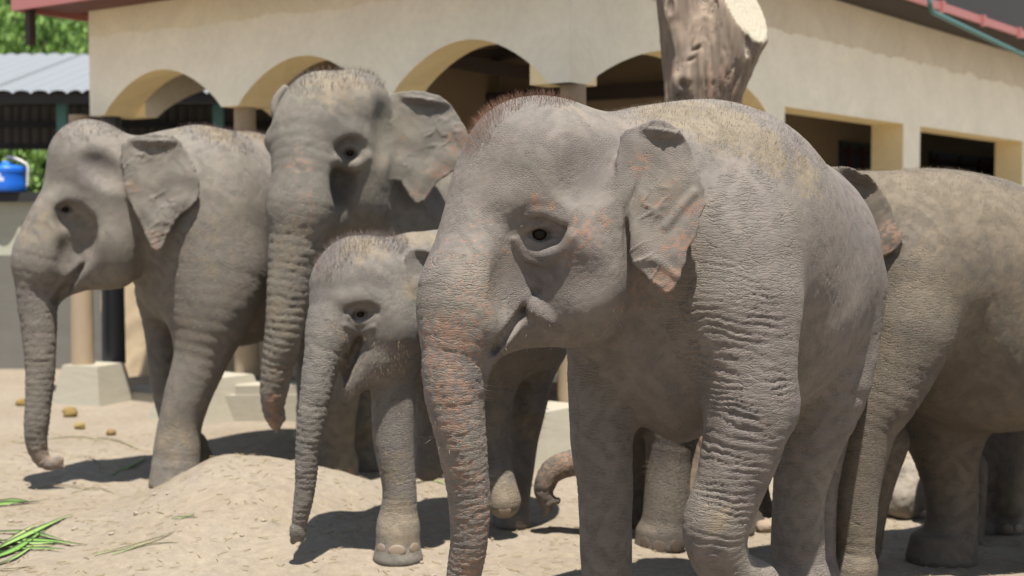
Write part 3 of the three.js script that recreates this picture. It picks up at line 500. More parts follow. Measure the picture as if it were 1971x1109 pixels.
/* ---------------------------------------------------------------- dead tree post */
{
  const D = 8.4, S = new Sculpt(D);
  S.chain('L', 0.06, [[1362, 930, 0, 88], [1358, 760, 0, 74], [1352, 500, 0, 66], [1347, 300, 0, 64], [1345, 215, 0, 63], [1330, 120, 0, 53], [1312, 30, 0.0, 44], [1300, -60, 0, 40], [1290, -150, 0.05, 37]]);
  S.chain('L', 0.09, [[1350, 260, -0.02, 60], [1372, 150, -0.08, 66], [1408, 70, -0.1, 64], [1450, -20, -0.12, 62]]);
  S.ell('L', 0.04, S.hit(1318, 160, 0), [24, 26, 12]); S.cut(0.015, S.hit(1318, 158), [9, 12, 8]);
  S.ell('L', 0.03, S.hit(1292, 22, 0.0), [16, 34, 12]); S.cut(0.015, S.hit(1290, 12), [7, 16, 8]);
  { const q = (x, y, r) => { const h = S.hit(x, y); return [x, y, -h.z - D + 0.012, r]; }; S.chain('L', 0.03, [q(1322, 150, 12), q(1334, 112, 9), q(1348, 80, 7), q(1366, 40, 6)]); S.chain('L', 0.04, [q(1300, 60, 10), q(1312, 110, 9), q(1300, 190, 10)]); for (const [x, y] of [[1328, 116], [1337, 96]]) S.cut(0.02, S.hit(x, y), [12, 3, 8], 0, 0.5); S.cut(0.02, S.hit(1440, 90), [5, 22, 8], 0, 0.15); }
  const nrm = V(0.66, 0.5, 0.56).normalize(), cp = P(1436, 30, D - 0.16);
  const q = new THREE.Quaternion().setFromUnitVectors(V(1, 0, 0), nrm), e = new THREE.Euler().setFromQuaternion(q, 'YZX');
  { const c = cp.clone().addScaledVector(nrm, 0.55), el = S._ell(c, [0.55, 1.6, 1.6], 0, 0); el.m = new THREE.Matrix4().makeRotationFromQuaternion(q).invert().elements; el.k = 0.012; el.r = [0.55, 1.6, 1.6]; S.pr.push({ ...el, op: 1, g: S.ng++ }); }
  const base = ground(1362, D);
  const g = S.mesh(0.011, (x, y, z, nx, ny, nz) => {
    const d = (x - cp.x) * nrm.x + (y - cp.y) * nrm.y + (z - cp.z) * nrm.z, face = nx * nrm.x + ny * nrm.y + nz * nrm.z > 0.8 && Math.abs(d) < 0.12;
    if (face) { const u = V(x, y, z).sub(cp), r = Math.hypot(u.x * 0.8 - u.y * 0.5, u.z), k = 1 + 0.1 * Math.sin(r * 190 + 3 * noise(x * 12, y * 12, z * 12)) + 0.05 * noise(x * 40, y * 40, z * 40) - 0.5 * sst(0.05, 0.0, Math.abs(noise(x * 9, y * 9, z * 9 + 2))) * 0.4; return [0.001 * noise(x * 40, y * 40, z * 40), 0.37 * k, 0.325 * k, 0.25 * k, 0]; }
    const a = x - y * 0.12 * 0, gr = noise(a * 26, y * 2.6, z * 26), gr2 = noise(a * 60 + 3, y * 5, z * 60), big = fbm(x * 4, y * 1.6, z * 4, 3), ch = sst(0.14, 0.0, Math.abs(gr)) ;
    const b = 1 + 0.32 * gr + 0.3 * gr2 + 0.3 * big, red = sst(0.05, 0.35, big + 0.3 * gr), gy = sst(0.1, 0.4, fbm(x * 5 + 3, y * 2, z * 5, 2));
    return [0.013 * gr + 0.005 * gr2 - 0.012 * ch * sst(0, 0.3, big + 0.15), mix(mix(0.2, 0.2, red), 0.14, gy) * b, mix(mix(0.15, 0.12, red), 0.12, gy) * b, mix(mix(0.112, 0.085, red), 0.102, gy) * b, 0];
  }, base);
  const t = thing('dead_tree_trunk', base, 'bare forked tree trunk with one limb sawn off, behind the front elephant', 'tree trunk');
  part('trunk', g, new THREE.MeshStandardMaterial({ vertexColors: true, roughness: 0.85 }), t); console.log('log', g.index.count / 3);
}
/* ---------------------------------------------------------------- greenery beyond the shed */
const leafMats = [[0.12, 0.24, 0.025], [0.17, 0.3, 0.035], [0.07, 0.16, 0.025], [0.2, 0.32, 0.05]].map(c => new THREE.MeshPhysicalMaterial({ color: new THREE.Color().setRGB(...c), roughness: 0.7, side: THREE.DoubleSide, transmission: 0.35, thickness: 0 }));
const barkMat = std([0.09, 0.07, 0.05], 0.95);
function leafyTree(x, d, h, r, n, ls, label, mi, low = 0.15) {
  const t = thing('leafy_tree', V(x, 0, -d), label, 'tree', 'trees beyond the shed'), tr = [], lp = [[], []];
  tr.push(new THREE.CylinderGeometry(0.05 * h / 4, 0.09 * h / 4, h * 0.75, 8, 4).translate(0, h * 0.37, 0));
  const cl = []; const nc = 34;
  for (let k = 0; k < nc; k++) { const a = rr(0, 6.283), e = rr(low, 1), rad = r * Math.sqrt(rnd()) * Math.sqrt(1 - Math.pow(e * 2 - 1, 2) * 0.75); const c = V(Math.cos(a) * rad, h * e, Math.sin(a) * rad); cl.push([c, rr(0.25, 0.5) * r * 0.75]); if (k % 3 === 0) { const b = V(0, h * e * 0.55, 0), m = b.clone().add(c).multiplyScalar(0.5), L = b.distanceTo(c), g = new THREE.CylinderGeometry(0.012 * h / 4, 0.03 * h / 4, L, 5); g.applyQuaternion(new THREE.Quaternion().setFromUnitVectors(V(0, 1, 0), c.clone().sub(b).normalize())).translate(m.x, m.y, m.z); tr.push(g); } }
  for (let i = 0; i < n; i++) {
    const [c, cr] = cl[Math.floor(rnd() * nc)], u = V(rr(-1, 1), rr(-1, 1), rr(-1, 1)).normalize().multiplyScalar(cr * Math.cbrt(rr(0.25, 1))), p = c.clone().add(u); p.y = Math.max(p.y, 0.1);
    const q = new THREE.Quaternion().setFromEuler(new THREE.Euler(rr(-1, 0.4), rr(0, 6.28), rr(-0.6, 0.6))), L = ls * rr(0.7, 1.3), w = L * 0.42;
    const v = [[0, 0, 0], [-w / 2, L * 0.45, 0.04 * L], [0, L, -0.08 * L], [w / 2, L * 0.45, 0.04 * L]].map(a => V(...a).applyQuaternion(q).add(p)); const o = lp[rnd() < 0.6 ? 0 : 1];
    for (const k of [0, 1, 2, 0, 2, 3]) o.push(v[k].x, v[k].y, v[k].z);
  }
  part('trunk', mergeGeometries(tr), barkMat, t);
  lp.forEach((a, i) => { const g = new THREE.BufferGeometry(); g.setAttribute('position', new THREE.Float32BufferAttribute(a, 3)); g.computeVertexNormals(); part('crown', g, leafMats[(mi + i) % 4], t); });
}
const X = (px, d) => (px - CX) * d / F;
leafyTree(X(40, 21), 21, 4.6, 1.7, 7000, 0.17, 'bright green bushy tree above the shed roof, nearest the left edge', 0);
leafyTree(X(150, 23), 23, 4.8, 1.6, 6500, 0.16, 'lime green tree between the shed roof and the pavilion eaves', 1);
leafyTree(X(95, 29), 29, 7.2, 2.4, 7500, 0.2, 'taller dark green tree farther back beneath the eaves corner', 2);
leafyTree(X(-60, 30), 30, 7.6, 2.6, 7000, 0.22, 'tall dark green tree at the top left corner of the view', 2);
leafyTree(X(215, 30), 30, 7.0, 2.3, 6000, 0.2, 'dense dark tree half covered by the pavilion wall', 2);
leafyTree(X(45, 18.7), 18.7, 2.9, 0.85, 4500, 0.12, 'light green shrub showing in the gap behind the blue drum', 1, 0.1);
leafyTree(X(110, 19.2), 19.2, 2.9, 0.8, 4000, 0.12, 'green shrub in the shed gap beside the left elephant’s forehead', 3, 0.1);
leafyTree(X(-10, 19.5), 19.5, 3.0, 0.8, 3500, 0.13, 'dark leaved shrub in the shed gap at the very left', 2, 0.1);
{ const pos = [], idx = [], n = 60; for (let i = 0; i <= n; i++) for (let j = 0; j < 2; j++) { const x = -60 + 120 * i / n; pos.push(x, j ? 11 + 3 * fbm(x * 0.1, 2, 3) * 2 : -1, -48 - 12 * j); } for (let i = 0; i < n; i++) { const a = i * 2; idx.push(a, a + 2, a + 1, a + 1, a + 2, a + 3); } const g = new THREE.BufferGeometry(); g.setAttribute('position', new THREE.Float32BufferAttribute(pos, 3)); g.setIndex(idx); g.computeVertexNormals(); struct('hills', g, std([0.05, 0.085, 0.025], 1), 'green slope far behind the trees', 'hill'); }

/* --- the foreground elephant */
{
  const S = new Sculpt(4.8);
  // body
  S.ell('B', 0.2, [1290, 435, 0.3], [215, 222, 215]).ell('B', 0.2, [1390, 450, 0.42], [230, 242, 230]).ell('B', 0.2, [1482, 512, 0.85], [210, 225, 225]);
  S.ell('B', 0.2, [1425, 615, 0.62], [195, 200, 215]);
  S.ell('B', 0.12, [1310, 690, 0.3], [110, 160, 140]);
  S.ell('B', 0.15, [1180, 420, 0.18], [170, 190, 180]);
  S.chain('B', 0.15, [[1180, 560, 0.12, 95], [1260, 640, 0.2, 120]]);
  // legs
  S.chain('L', 0.1, [[1175, 600, 0.26, 80], [1160, 720, 0.26, 68], [1158, 850, 0.26, 60], [1165, 950, 0.26, 53], [1168, 1110, 0.26, 49], [1170, 1180, 0.26, 54]]);
  S.foot(0.06, P(1170, 1, 5.06).setY(gh(0.35, 5.06) - 0.01), 0.125, 0.1, 0.16);
  S.ell('L', 0.1, [1405, 540, 0.02], [125, 200, 130]);
  S.chain('L', 0.09, [[1420, 600, 0.0, 112], [1437, 700, -0.04, 97], [1440, 780, -0.06, 89], [1428, 860, -0.07, 77], [1404, 940, -0.07, 67], [1381, 1005, -0.07, 66], [1380, 1050, -0.06, 60], [1402, 1100, -0.02, 52], [1450, 1130, 0.06, 54]]);
  S.ell('L', 0.06, [1500, 785, -0.02], [36, 50, 40]);
  S.chain('L', 0.08, [[1605, 560, 0.88, 96], [1580, 720, 0.84, 98], [1558, 845, 0.8, 66], [1538, 950, 0.78, 51], [1536, 1060, 0.78, 52], [1540, 1110, 0.78, 56]]);
  S.foot(0.06, P(1540, 1, 5.58).setY(gh(1.1, 5.58) - 0.01), 0.14, 0.12, 0.14);
  S.chain('L', 0.06, [[1590, 780, 1.1, 62], [1578, 930, 1.1, 37], [1572, 1060, 1.1, 37], [1574, 1100, 1.1, 41]]);
  S.foot(0.05, P(1574, 1, 5.9).setY(gh(1.2, 5.9) - 0.01), 0.12, 0.1, 0.12);
  S.chain('L', 0.03, [[1690, 530, 1.05, 16], [1682, 640, 1.0, 14], [1640, 780, 0.95, 12], [1600, 900, 0.95, 8]]);        // tail
  // head
  S.ell('H', 0.1, [1070, 345, 0.03], [150, 150, 165]).ell('H', 0.12, [1005, 308, 0.04], [108, 106, 125]).ell('H', 0.1, [1120, 400, -0.08], [100, 110, 100]);
  S.chain('H', 0.1, [[958, 400, -0.02, 98], [930, 500, -0.1, 100], [908, 590, -0.16, 96]]);
  S.chain('H', 0.07, [[985, 388, -0.175, 32], [1030, 383, -0.175, 32], [1085, 398, -0.15, 32]]);
  S.ell('H', 0.05, [888, 402, 0.1], [32, 34, 40]);
  S.ell('H', 0.08, [1118, 522, -0.115], [96, 128, 112]);
  S.chain('H', 0.07, [[1125, 592, -0.06, 76], [1045, 614, -0.08, 54], [1000, 637, -0.08, 36], [958, 668, -0.07, 20]]);
  S.chain('T', 0.07, [[908, 570, -0.16, 98], [882, 680, -0.2, 73], [876, 760, -0.22, 60], [888, 850, -0.22, 50], [902, 950, -0.2, 43], [903, 1030, -0.18, 37], [892, 1110, -0.15, 34], [872, 1190, -0.12, 29], [835, 1225, -0.1, 22], [800, 1215, -0.1, 17]], 5);
  // features
  S.cut(0.1, S.hit(1062, 560, -0.043), [84, 50, 26], 0, 0.4);
  S.cut(0.1, S.hit(1003, 538, -0.04), [46, 60, 26], 0, -0.1);
  S.cut(0.1, S.hit(1150, 310, -0.02), [80, 45, 26], 0, 0.9);
  for (const [x, y, w, d] of [[1022, 574, 5, 9], [1012, 590, 6, 14], [999, 612, 7, 18], [985, 634, 8, 24], [970, 654, 9, 30], [955, 672, 9, 34]]) S.cut(0.022, S.hit(x, y), [w, 18, d], 0, -0.58);
  { const q = (x, y, r, o) => { const h = S.hit(x, y); return [x, y, -h.z - 4.8 + o, r]; };
    S.chain('H', 0.03, [q(1012, 572, 9, 0.008), q(1032, 594, 12, 0.008), q(1062, 618, 10, 0.01)]);
    // socket, brow fold, lids over a half closed eye
    const e = S.hit(1045, 446); S.cut(0.05, e.clone().addScaledVector(V(0, 0, -1), -0.008), [45, 29, 20], 0, -0.15);
    S.chain('H', 0.02, [q(994, 440, 9, 0.006), q(1012, 416, 10, 0.004), q(1046, 408, 11, 0.002), q(1082, 424, 9, 0.006)]);
    S.chain('H', 0.012, [q(1005, 437, 7, 0.004), q(1030, 424, 8, 0.002), q(1062, 428, 8, 0.002), q(1088, 446, 6, 0.006)]);
    S.chain('H', 0.03, [q(996, 458, 7, 0.004), q(1016, 480, 9, 0.0), q(1046, 492, 10, 0.0), q(1080, 481, 8, 0.002), q(1100, 456, 6, 0.006)]);
    S.chain('H', 0.01, [q(1018, 462, 6, 0.003), q(1040, 472, 8, 0.002), q(1068, 464, 7, 0.003)]);
    S.chain('H', 0.012, [q(990, 462, 5, 0.005), q(1010, 494, 6, 0.005), q(1050, 508, 6, 0.005)]);
  }
  const eb = S.hit(1040, 450, 0.016);
  S.chain('H', 0.012, [[1008, 444, -eb.z - 4.8 - 0.022, 8], [1036, 431, -eb.z - 4.8 - 0.028, 10], [1066, 440, -eb.z - 4.8 - 0.024, 9], [1090, 456, -eb.z - 4.8 - 0.01, 6]]);
  // ear
  const er = S.hit(1200, 400);
  S.ear(0.03, [[1196, 262], [1225, 246], [1255, 236], [1290, 243], [1316, 264], [1330, 290], [1342, 325], [1352, 362], [1357, 395], [1344, 418], [1340, 452], [1324, 474], [1316, 510], [1300, 548], [1284, 563], [1264, 548], [1236, 522], [1212, 492], [1203, 450], [1196, 400], [1190, 330]], -er.z - 4.8 - 0.02,
    { yaw: -0.12, t: 0.009, curve: -0.25, pitch: 0.14, fold: { a: [1232, 262], b: [1318, 278], H: 0.026, W: 0.03 } });
  S.cut(0.012, S.hit(1226, 358, -0.012), [4, 44, 14], 0, -0.3); S.cut(0.02, S.hit(1206, 440, -0.006), [4, 44, 18], 0, 0.05);
  S.chain('E', 0.02, [[1282, 436], [1310, 400], [1335, 372]].map(a => { const h = S.hit(...a); return [...a, -h.z - 4.8 + 0.003, 5]; })); S.chain('E', 0.02, [[1232, 505], [1262, 500], [1300, 530]].map(a => { const h = S.hit(...a); return [...a, -h.z - 4.8 + 0.003, 4]; }));
  elephant({
    S, base: [1330, 5.1], cell: 0.0057 / q8, label: 'largest elephant, in front, grey with pink freckled trunk, one front foot lifted', group: 'elephants in the yard',
    color: [0.275, 0.24, 0.218], wr: { H: 0.0011, T: [0.024, 0.003], L: [40, 0.003], F: 0.0075, B: 0.0012, E: 0.005 },
    fold: [[1400, 620, 130], [1440, 740, 110], [1360, 700, 80], [1425, 850, 110], [1350, 580, 80], [1380, 1000, 80], [1400, 930, 90]],
    pink: [[860, 660, 95, 0, 0.95], [865, 760, 75, 0, 0.95], [870, 830, 70, 0, 0.85], [890, 920, 60, 0, 0.8], [930, 1000, 60, 0, 0.8], [915, 1090, 60, 0, 0.85], [935, 570, 75, 0, 0.65], [900, 480, 90, 0, 0.4], [1030, 388, 26, 0, 0.9], [1060, 390, 22, 0, 0.9], [1120, 450, 50, 0, 0.75], [1160, 425, 35, 0, 0.7], [1100, 490, 30, 0, 0.7], [1285, 540, 60, 0, 0.9], [1322, 480, 60, 0, 0.85], [1340, 410, 40, 0, 0.8], [1280, 390, 55, 0, 0.55], [1232, 320, 36, 0, 0.8], [1240, 560, 90, 0, 0.6], [1200, 590, 60, 0, 0.55], [870, 590, 50, 0, 0.5]],
    dust: [[1300, 215, 110, 0, 1], [1400, 240, 110, 0, 1], [1480, 285, 90, 0, 0.9], [1550, 330, 80, 0, 0.8], [1390, 1000, 45, 0, 0.7], [1080, 195, 60, 0, 0.4]],
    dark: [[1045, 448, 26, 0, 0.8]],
    hair: [{ col: [0.24, 0.12, 0.075], list: [{ c: [[960, 205, 70], [1050, 186, 60], [920, 258, 46], [1120, 192, 40]], n: 1500, len: [0.012, 0.045], ny: 0.3, up: 0.45, w: 0.00045 }] },
      { col: [0.23, 0.16, 0.09], list: [{ c: [[1270, 208, 120], [1400, 225, 120], [1500, 280, 110], [1580, 345, 70]], n: 2200, len: [0.006, 0.024], ny: 0.45, up: 0.4, w: 0.00045 }] },
      { col: [0.5, 0.45, 0.4], list: [{ c: [[1060, 660, 90], [990, 650, 60], [1160, 640, 60]], n: 110, len: [0.01, 0.024], nyMax: 0, up: -0.6, w: 0.0004 }, { c: [[935, 850, 120]], n: 60, len: [0.02, 0.05], up: 0, lean: [0.5, 0], w: 0.0005 }] }],
    after: (t, b) => { eyeball(t, S, eb, 0.03, b); },
  });
}

/* --- the calf between them */
{
  const D = 6.2, S = new Sculpt(D);
  S.ell('B', 0.12, [860, 585, 0.28], [140, 145, 130]).ell('B', 0.15, [950, 590, 0.55], [140, 145, 140]).ell('B', 0.12, [1005, 610, 0.78], [105, 120, 125]);
  S.ell('B', 0.1, [790, 560, 0.12], [85, 110, 90]);
  S.chain('L', 0.06, [[768, 650, 0.0, 58], [758, 740, -0.02, 45], [758, 850, -0.03, 39], [768, 940, -0.03, 33], [766, 1000, -0.03, 38]]);
  const f1 = ground(764, 6.13); S.foot(0.09, f1.clone().add(V(0, -0.01, 0)), 0.118, 0.075, 0.16);
  S.chain('L', 0.06, [[815, 680, 0.34, 60], [828, 780, 0.34, 36], [826, 850, 0.34, 31], [824, 893, 0.34, 33]]);
  S.chain('L', 0.06, [[950, 670, 0.5, 70], [948, 740, 0.5, 48], [945, 840, 0.5, 33], [958, 920, 0.44, 33], [970, 965, 0.4, 33]]);
  S.chain('L', 0.06, [[1030, 660, 0.72, 55], [1020, 760, 0.72, 37], [1004, 860, 0.72, 31], [994, 950, 0.7, 27], [986, 995, 0.68, 31]]);
  const f2 = ground(984, 6.86); S.foot(0.03, f2.clone().add(V(0, -0.005, 0)), 0.095, 0.075, 0.1);
  // head
  S.ell('H', 0.08, [714, 545, 0.0], [92, 90, 95]).ell('H', 0.07, [675, 530, 0.0], [66, 66, 75]);
  S.chain('H', 0.08, [[662, 570, -0.05, 66], [640, 640, -0.12, 47]]);
  S.chain('H', 0.05, [[668, 580, -0.18, 20], [705, 578, -0.18, 22], [740, 590, -0.14, 20]]);
  S.ell('H', 0.07, [752, 622, -0.08], [62, 78, 64]);
  S.ell('H', 0.06, [738, 690, -0.07], [48, 42, 50]); S.chain('H', 0.05, [[728, 690, -0.07, 40], [702, 714, -0.095, 32], [682, 740, -0.105, 22], [668, 765, -0.11, 10]]);
  S.chain('T', 0.05, [[642, 625, -0.12, 47], [619, 700, -0.17, 37], [604, 780, -0.2, 30], [593, 860, -0.2, 25], [588, 930, -0.19, 21], [579, 990, -0.18, 17], [573, 1022, -0.17, 14]], 5);
  S.chain('T', 0.025, [[571, 1022, -0.17, 12], [564, 1042, -0.17, 7]]).chain('T', 0.025, [[575, 1022, -0.17, 12], [583, 1038, -0.17, 7]]);
  S.ell('H', 0.04, [682, 694, -0.05], [34, 50, 36]); for (const [x, y, w] of [[688, 662, 5], [680, 682, 7], [672, 702, 8], [664, 724, 8]]) S.cut(0.02, S.hit(x, y), [w, 15, 20], 0, -0.35);
  const e = S.hit(698, 603); S.cut(0.03, e.clone().addScaledVector(V(0, 0, -1), 0.0), [30, 17, 16], 0, 0.05);
  const eb = S.hit(694, 604, 0.015);
  S.chain('H', 0.01, [[678, 600, -eb.z - D - 0.014, 5], [693, 593, -eb.z - D - 0.02, 6], [712, 598, -eb.z - D - 0.014, 5]]);
  const lid = (pts, r, k) => S.chain('H', k, pts.map(a => { const h = S.hit(a[0], a[1]); return [a[0], a[1], -h.z - D + 0.003, r]; }));
  lid([[670, 606], [686, 590], [708, 590], [724, 601]], 6, 0.012); lid([[670, 612], [686, 622], [704, 620], [722, 610]], 4, 0.025); lid([[664, 626], [690, 638], [718, 630]], 3, 0.02);
  const er = S.hit(800, 560);
  S.ear(0.025, [[783, 492], [800, 480], [838, 483], [868, 500], [885, 550], [870, 620], [845, 668], [822, 660], [806, 630], [798, 590], [790, 545]], -er.z - D, { yaw: 0.15, t: 0.009, pitch: 0.1, fold: { a: [796, 494], b: [866, 508], H: 0.035, W: 0.035 } });
  const t = elephant({
    S, base: [830, 6.3], cell: 0.0072 / q8, label: 'small hairy calf with open mouth, between the two larger elephants', group: 'elephants in the yard',
    color: [0.26, 0.238, 0.22], wr: { H: 0.0012, T: [0.026, 0.0042], L: [44, 0.0035], F: 0.004, B: 0.001, E: 0.003 },
    fold: [[768, 940, 60, 0, 0.6]], pink: [[660, 660, 26, 0, 0.5], [800, 560, 30, 0, 0.35]],
    dust: [[700, 470, 70, 0, 0.75], [800, 450, 70, 0, 1], [765, 1010, 70, 0, 0.9], [760, 900, 50, 0, 0.5], [985, 960, 80, 0, 1], [1010, 820, 60, 0, 0.8], [795, 560, 30, 0, 0.8], [640, 640, 50, 0, 0.3]],
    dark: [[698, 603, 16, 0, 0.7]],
    hair: [{ col: [0.3, 0.23, 0.21], list: [{ c: [[640, 500, 45], [680, 465, 50], [740, 460, 50], [800, 442, 60], [840, 440, 50]], n: 1500, len: [0.015, 0.05], ny: 0.2, up: 0.5, w: 0.0005 }] },
      { col: [0.34, 0.22, 0.12], list: [{ c: [[730, 690, 55], [690, 690, 40], [690, 730, 30]], n: 240, len: [0.015, 0.04], nyMax: 0.2, up: -0.4, w: 0.0004 }, { c: [[790, 880, 60], [1000, 790, 80], [960, 830, 60]], n: 350, len: [0.015, 0.04], up: 0, w: 0.0005 }] }],
    after: (t, b) => {
      eyeball(t, S, eb, 0.024, b);
      for (const [x, y, w, h] of [[732, 1056, 25, 20], [764, 1060, 34, 21], [799, 1055, 28, 20], [972, 985, 26, 20], [1000, 1008, 20, 16]]) nail(t, S, x, y, w, h, b);
      const sole = part('sole', new THREE.SphereGeometry(1, 18, 12), std([0.2, 0.12, 0.07], 0.85), t); sole.scale.set(0.07, 0.02, 0.07); sole.position.copy(P(826, 906, 6.54)).sub(b);
    },
  });
}
/* --- the cow behind the calf, facing the camera */
{
  const D = 7.7, S = new Sculpt(D);
  S.ell('B', 0.2, [760, 420, 0.5], [150, 150, 150]).ell('B', 0.2, [800, 445, 0.85], [150, 165, 165]).ell('B', 0.2, [870, 480, 1.3], [125, 155, 150]).ell('B', 0.15, [790, 520, 0.7], [110, 110, 120]);
  S.chain('L', 0.1, [[690, 560, 0.42, 70], [662, 680, 0.42, 46], [652, 780, 0.42, 37], [648, 850, 0.42, 34], [648, 890, 0.42, 36]]);
  const f1 = ground(648, 8.12); S.foot(0.08, f1.clone().add(V(0, -0.01, 0)), 0.122, 0.09, 0.15);
  S.chain('L', 0.1, [[730, 580, 0.78, 66], [706, 720, 0.78, 40], [696, 850, 0.78, 30], [696, 880, 0.78, 32]]);
  S.foot(0.04, ground(697, 8.48).add(V(0, -0.01, 0)), 0.11, 0.09, 0.12);
  for (const [x, dz] of [[850, 1.5], [905, 1.3]]) { S.chain('L', 0.1, [[x, 560, dz, 60], [x, 700, dz, 36], [x, 830, dz, 30]]); S.foot(0.04, ground(x, D + dz).add(V(0, -0.01, 0)), 0.12, 0.1, 0.2); }
  S.chain('B', 0.15, [[690, 330, 0.15, 80], [740, 400, 0.4, 110]]);
  // head
  S.ell('H', 0.1, [650, 232, 0.02], [96, 90, 105]).ell('H', 0.08, [612, 215, -0.02], [66, 72, 80]).ell('H', 0.08, [690, 212, 0.0], [62, 72, 80]).ell('H', 0.08, [700, 300, 0.0], [56, 80, 80]);
  S.chain('H', 0.1, [[598, 265, -0.12, 78], [588, 330, -0.2, 66], [578, 400, -0.25, 60]]);
  S.chain('H', 0.05, [[640, 262, -0.2, 26], [672, 256, -0.2, 26], [705, 270, -0.15, 22]]);
  S.ell('H', 0.04, [533, 272, -0.1], [24, 26, 30]);
  S.ell('H', 0.07, [702, 365, -0.02], [44, 66, 60]);
  S.chain('H', 0.07, [[690, 400, 0.0, 48], [650, 420, -0.06, 34], [622, 445, -0.1, 18]]);
  S.chain('T', 0.07, [[580, 390, -0.25, 61], [567, 480, -0.27, 51], [556, 560, -0.28, 43], [546, 640, -0.28, 37], [535, 700, -0.26, 32], [527, 755, -0.24, 27], [525, 790, -0.22, 21], [530, 812, -0.22, 14]], 5);
  S.chain('T', 0.02, [[526, 800, -0.22, 15], [533, 828, -0.22, 7]]).chain('T', 0.02, [[534, 795, -0.22, 14], [545, 806, -0.21, 6]]);
  S.cut(0.07, S.hit(654, 352, -0.022), [23, 36, 26], 0, -0.2);
  const e = S.hit(674, 292); S.cut(0.045, e.clone().addScaledVector(V(0, 0, -1), -0.01), [27, 24, 17], 0, -0.1);
  const eb = S.hit(674, 293, 0.013);
  const lid = (pts, r, k) => S.chain('H', k, pts.map(a => { const h = S.hit(a[0], a[1]); return [a[0], a[1], -h.z - D + 0.006, r]; }));
  lid([[655, 290], [674, 281], [694, 292]], 6, 0.02); { const q = (x, y, r, o) => { const h = S.hit(x, y); return [x, y, -h.z - D + o, r]; }; S.chain('H', 0.045, [q(644, 306, 6, 0.002), q(662, 319, 9, -0.004), q(684, 318, 9, -0.004), q(706, 302, 6, 0.006)]); }
  S.chain('H', 0.012, [[656, 288, -eb.z - D - 0.018, 7], [675, 279, -eb.z - D - 0.024, 9], [696, 288, -eb.z - D - 0.016, 7]]);
  S.cut(0.07, S.hit(742, 250, -0.04), [20, 60, 30], 0, 0);
  S.chain('E', 0.02, [[548, 172, 0.1, 9], [534, 190, 0.08, 9], [529, 212, 0.06, 9], [536, 236, 0.06, 8]]);
  const er = S.hit(752, 280);
  S.ear(0.03, [[742, 190], [756, 180], [800, 177], [836, 185], [862, 197], [880, 222], [898, 255], [912, 282], [903, 304], [870, 330], [842, 350], [824, 376], [806, 392], [790, 380], [772, 350], [745, 340], [740, 290], [744, 240]], -er.z - D + 0.03, { yaw: 0.05, t: 0.011, curve: -0.15, pitch: 0.1, fold: { a: [768, 196], b: [864, 212], H: 0.036, W: 0.036 } });
  elephant({
    S, base: [760, 8.5], cell: 0.0098 / q8, label: 'elephant facing the camera with its ear spread, trunk hanging straight down beside the calf', group: 'elephants in the yard',
    color: [0.275, 0.25, 0.215], wr: { H: 0.001, T: [0.042, 0.0075], L: [26, 0.007], F: 0.006, B: 0.001, E: 0.005 },
    pink: [[575, 320, 45, 0, 0.6], [590, 400, 45, 0, 0.5], [545, 720, 36, 0, 0.6], [527, 775, 34, 0, 1.1], [530, 810, 30, 0, 1.2], [890, 275, 46, 0, 0.95], [850, 330, 40, 0, 0.85], [810, 375, 36, 0, 0.85], [770, 270, 26, 0, 0.5], [735, 310, 30, 0, 0.4]],
    dust: [[650, 160, 90, 0, 0.75], [560, 480, 90, 0, 0.45], [548, 600, 90, 0, 0.5], [650, 850, 120, 0, 1], [697, 850, 60, 0, 0.8], [780, 250, 60, 0, 0.3]],
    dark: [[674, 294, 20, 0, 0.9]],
    hair: [{ col: [0.2, 0.15, 0.13], list: [{ c: [[600, 150, 50], [650, 145, 50], [700, 148, 50]], n: 700, len: [0.02, 0.05], ny: 0.5, up: 0.5, w: 0.0007 }] }],
    after: (t, b) => { eyeball(t, S, eb, 0.028, b); for (const [x, y, w, h] of [[628, 905, 22, 20], [652, 915, 26, 20], [674, 910, 18, 20]]) nail(t, S, x, y, w, h, b, std([0.21, 0.135, 0.09], 0.6)); },
  });
}
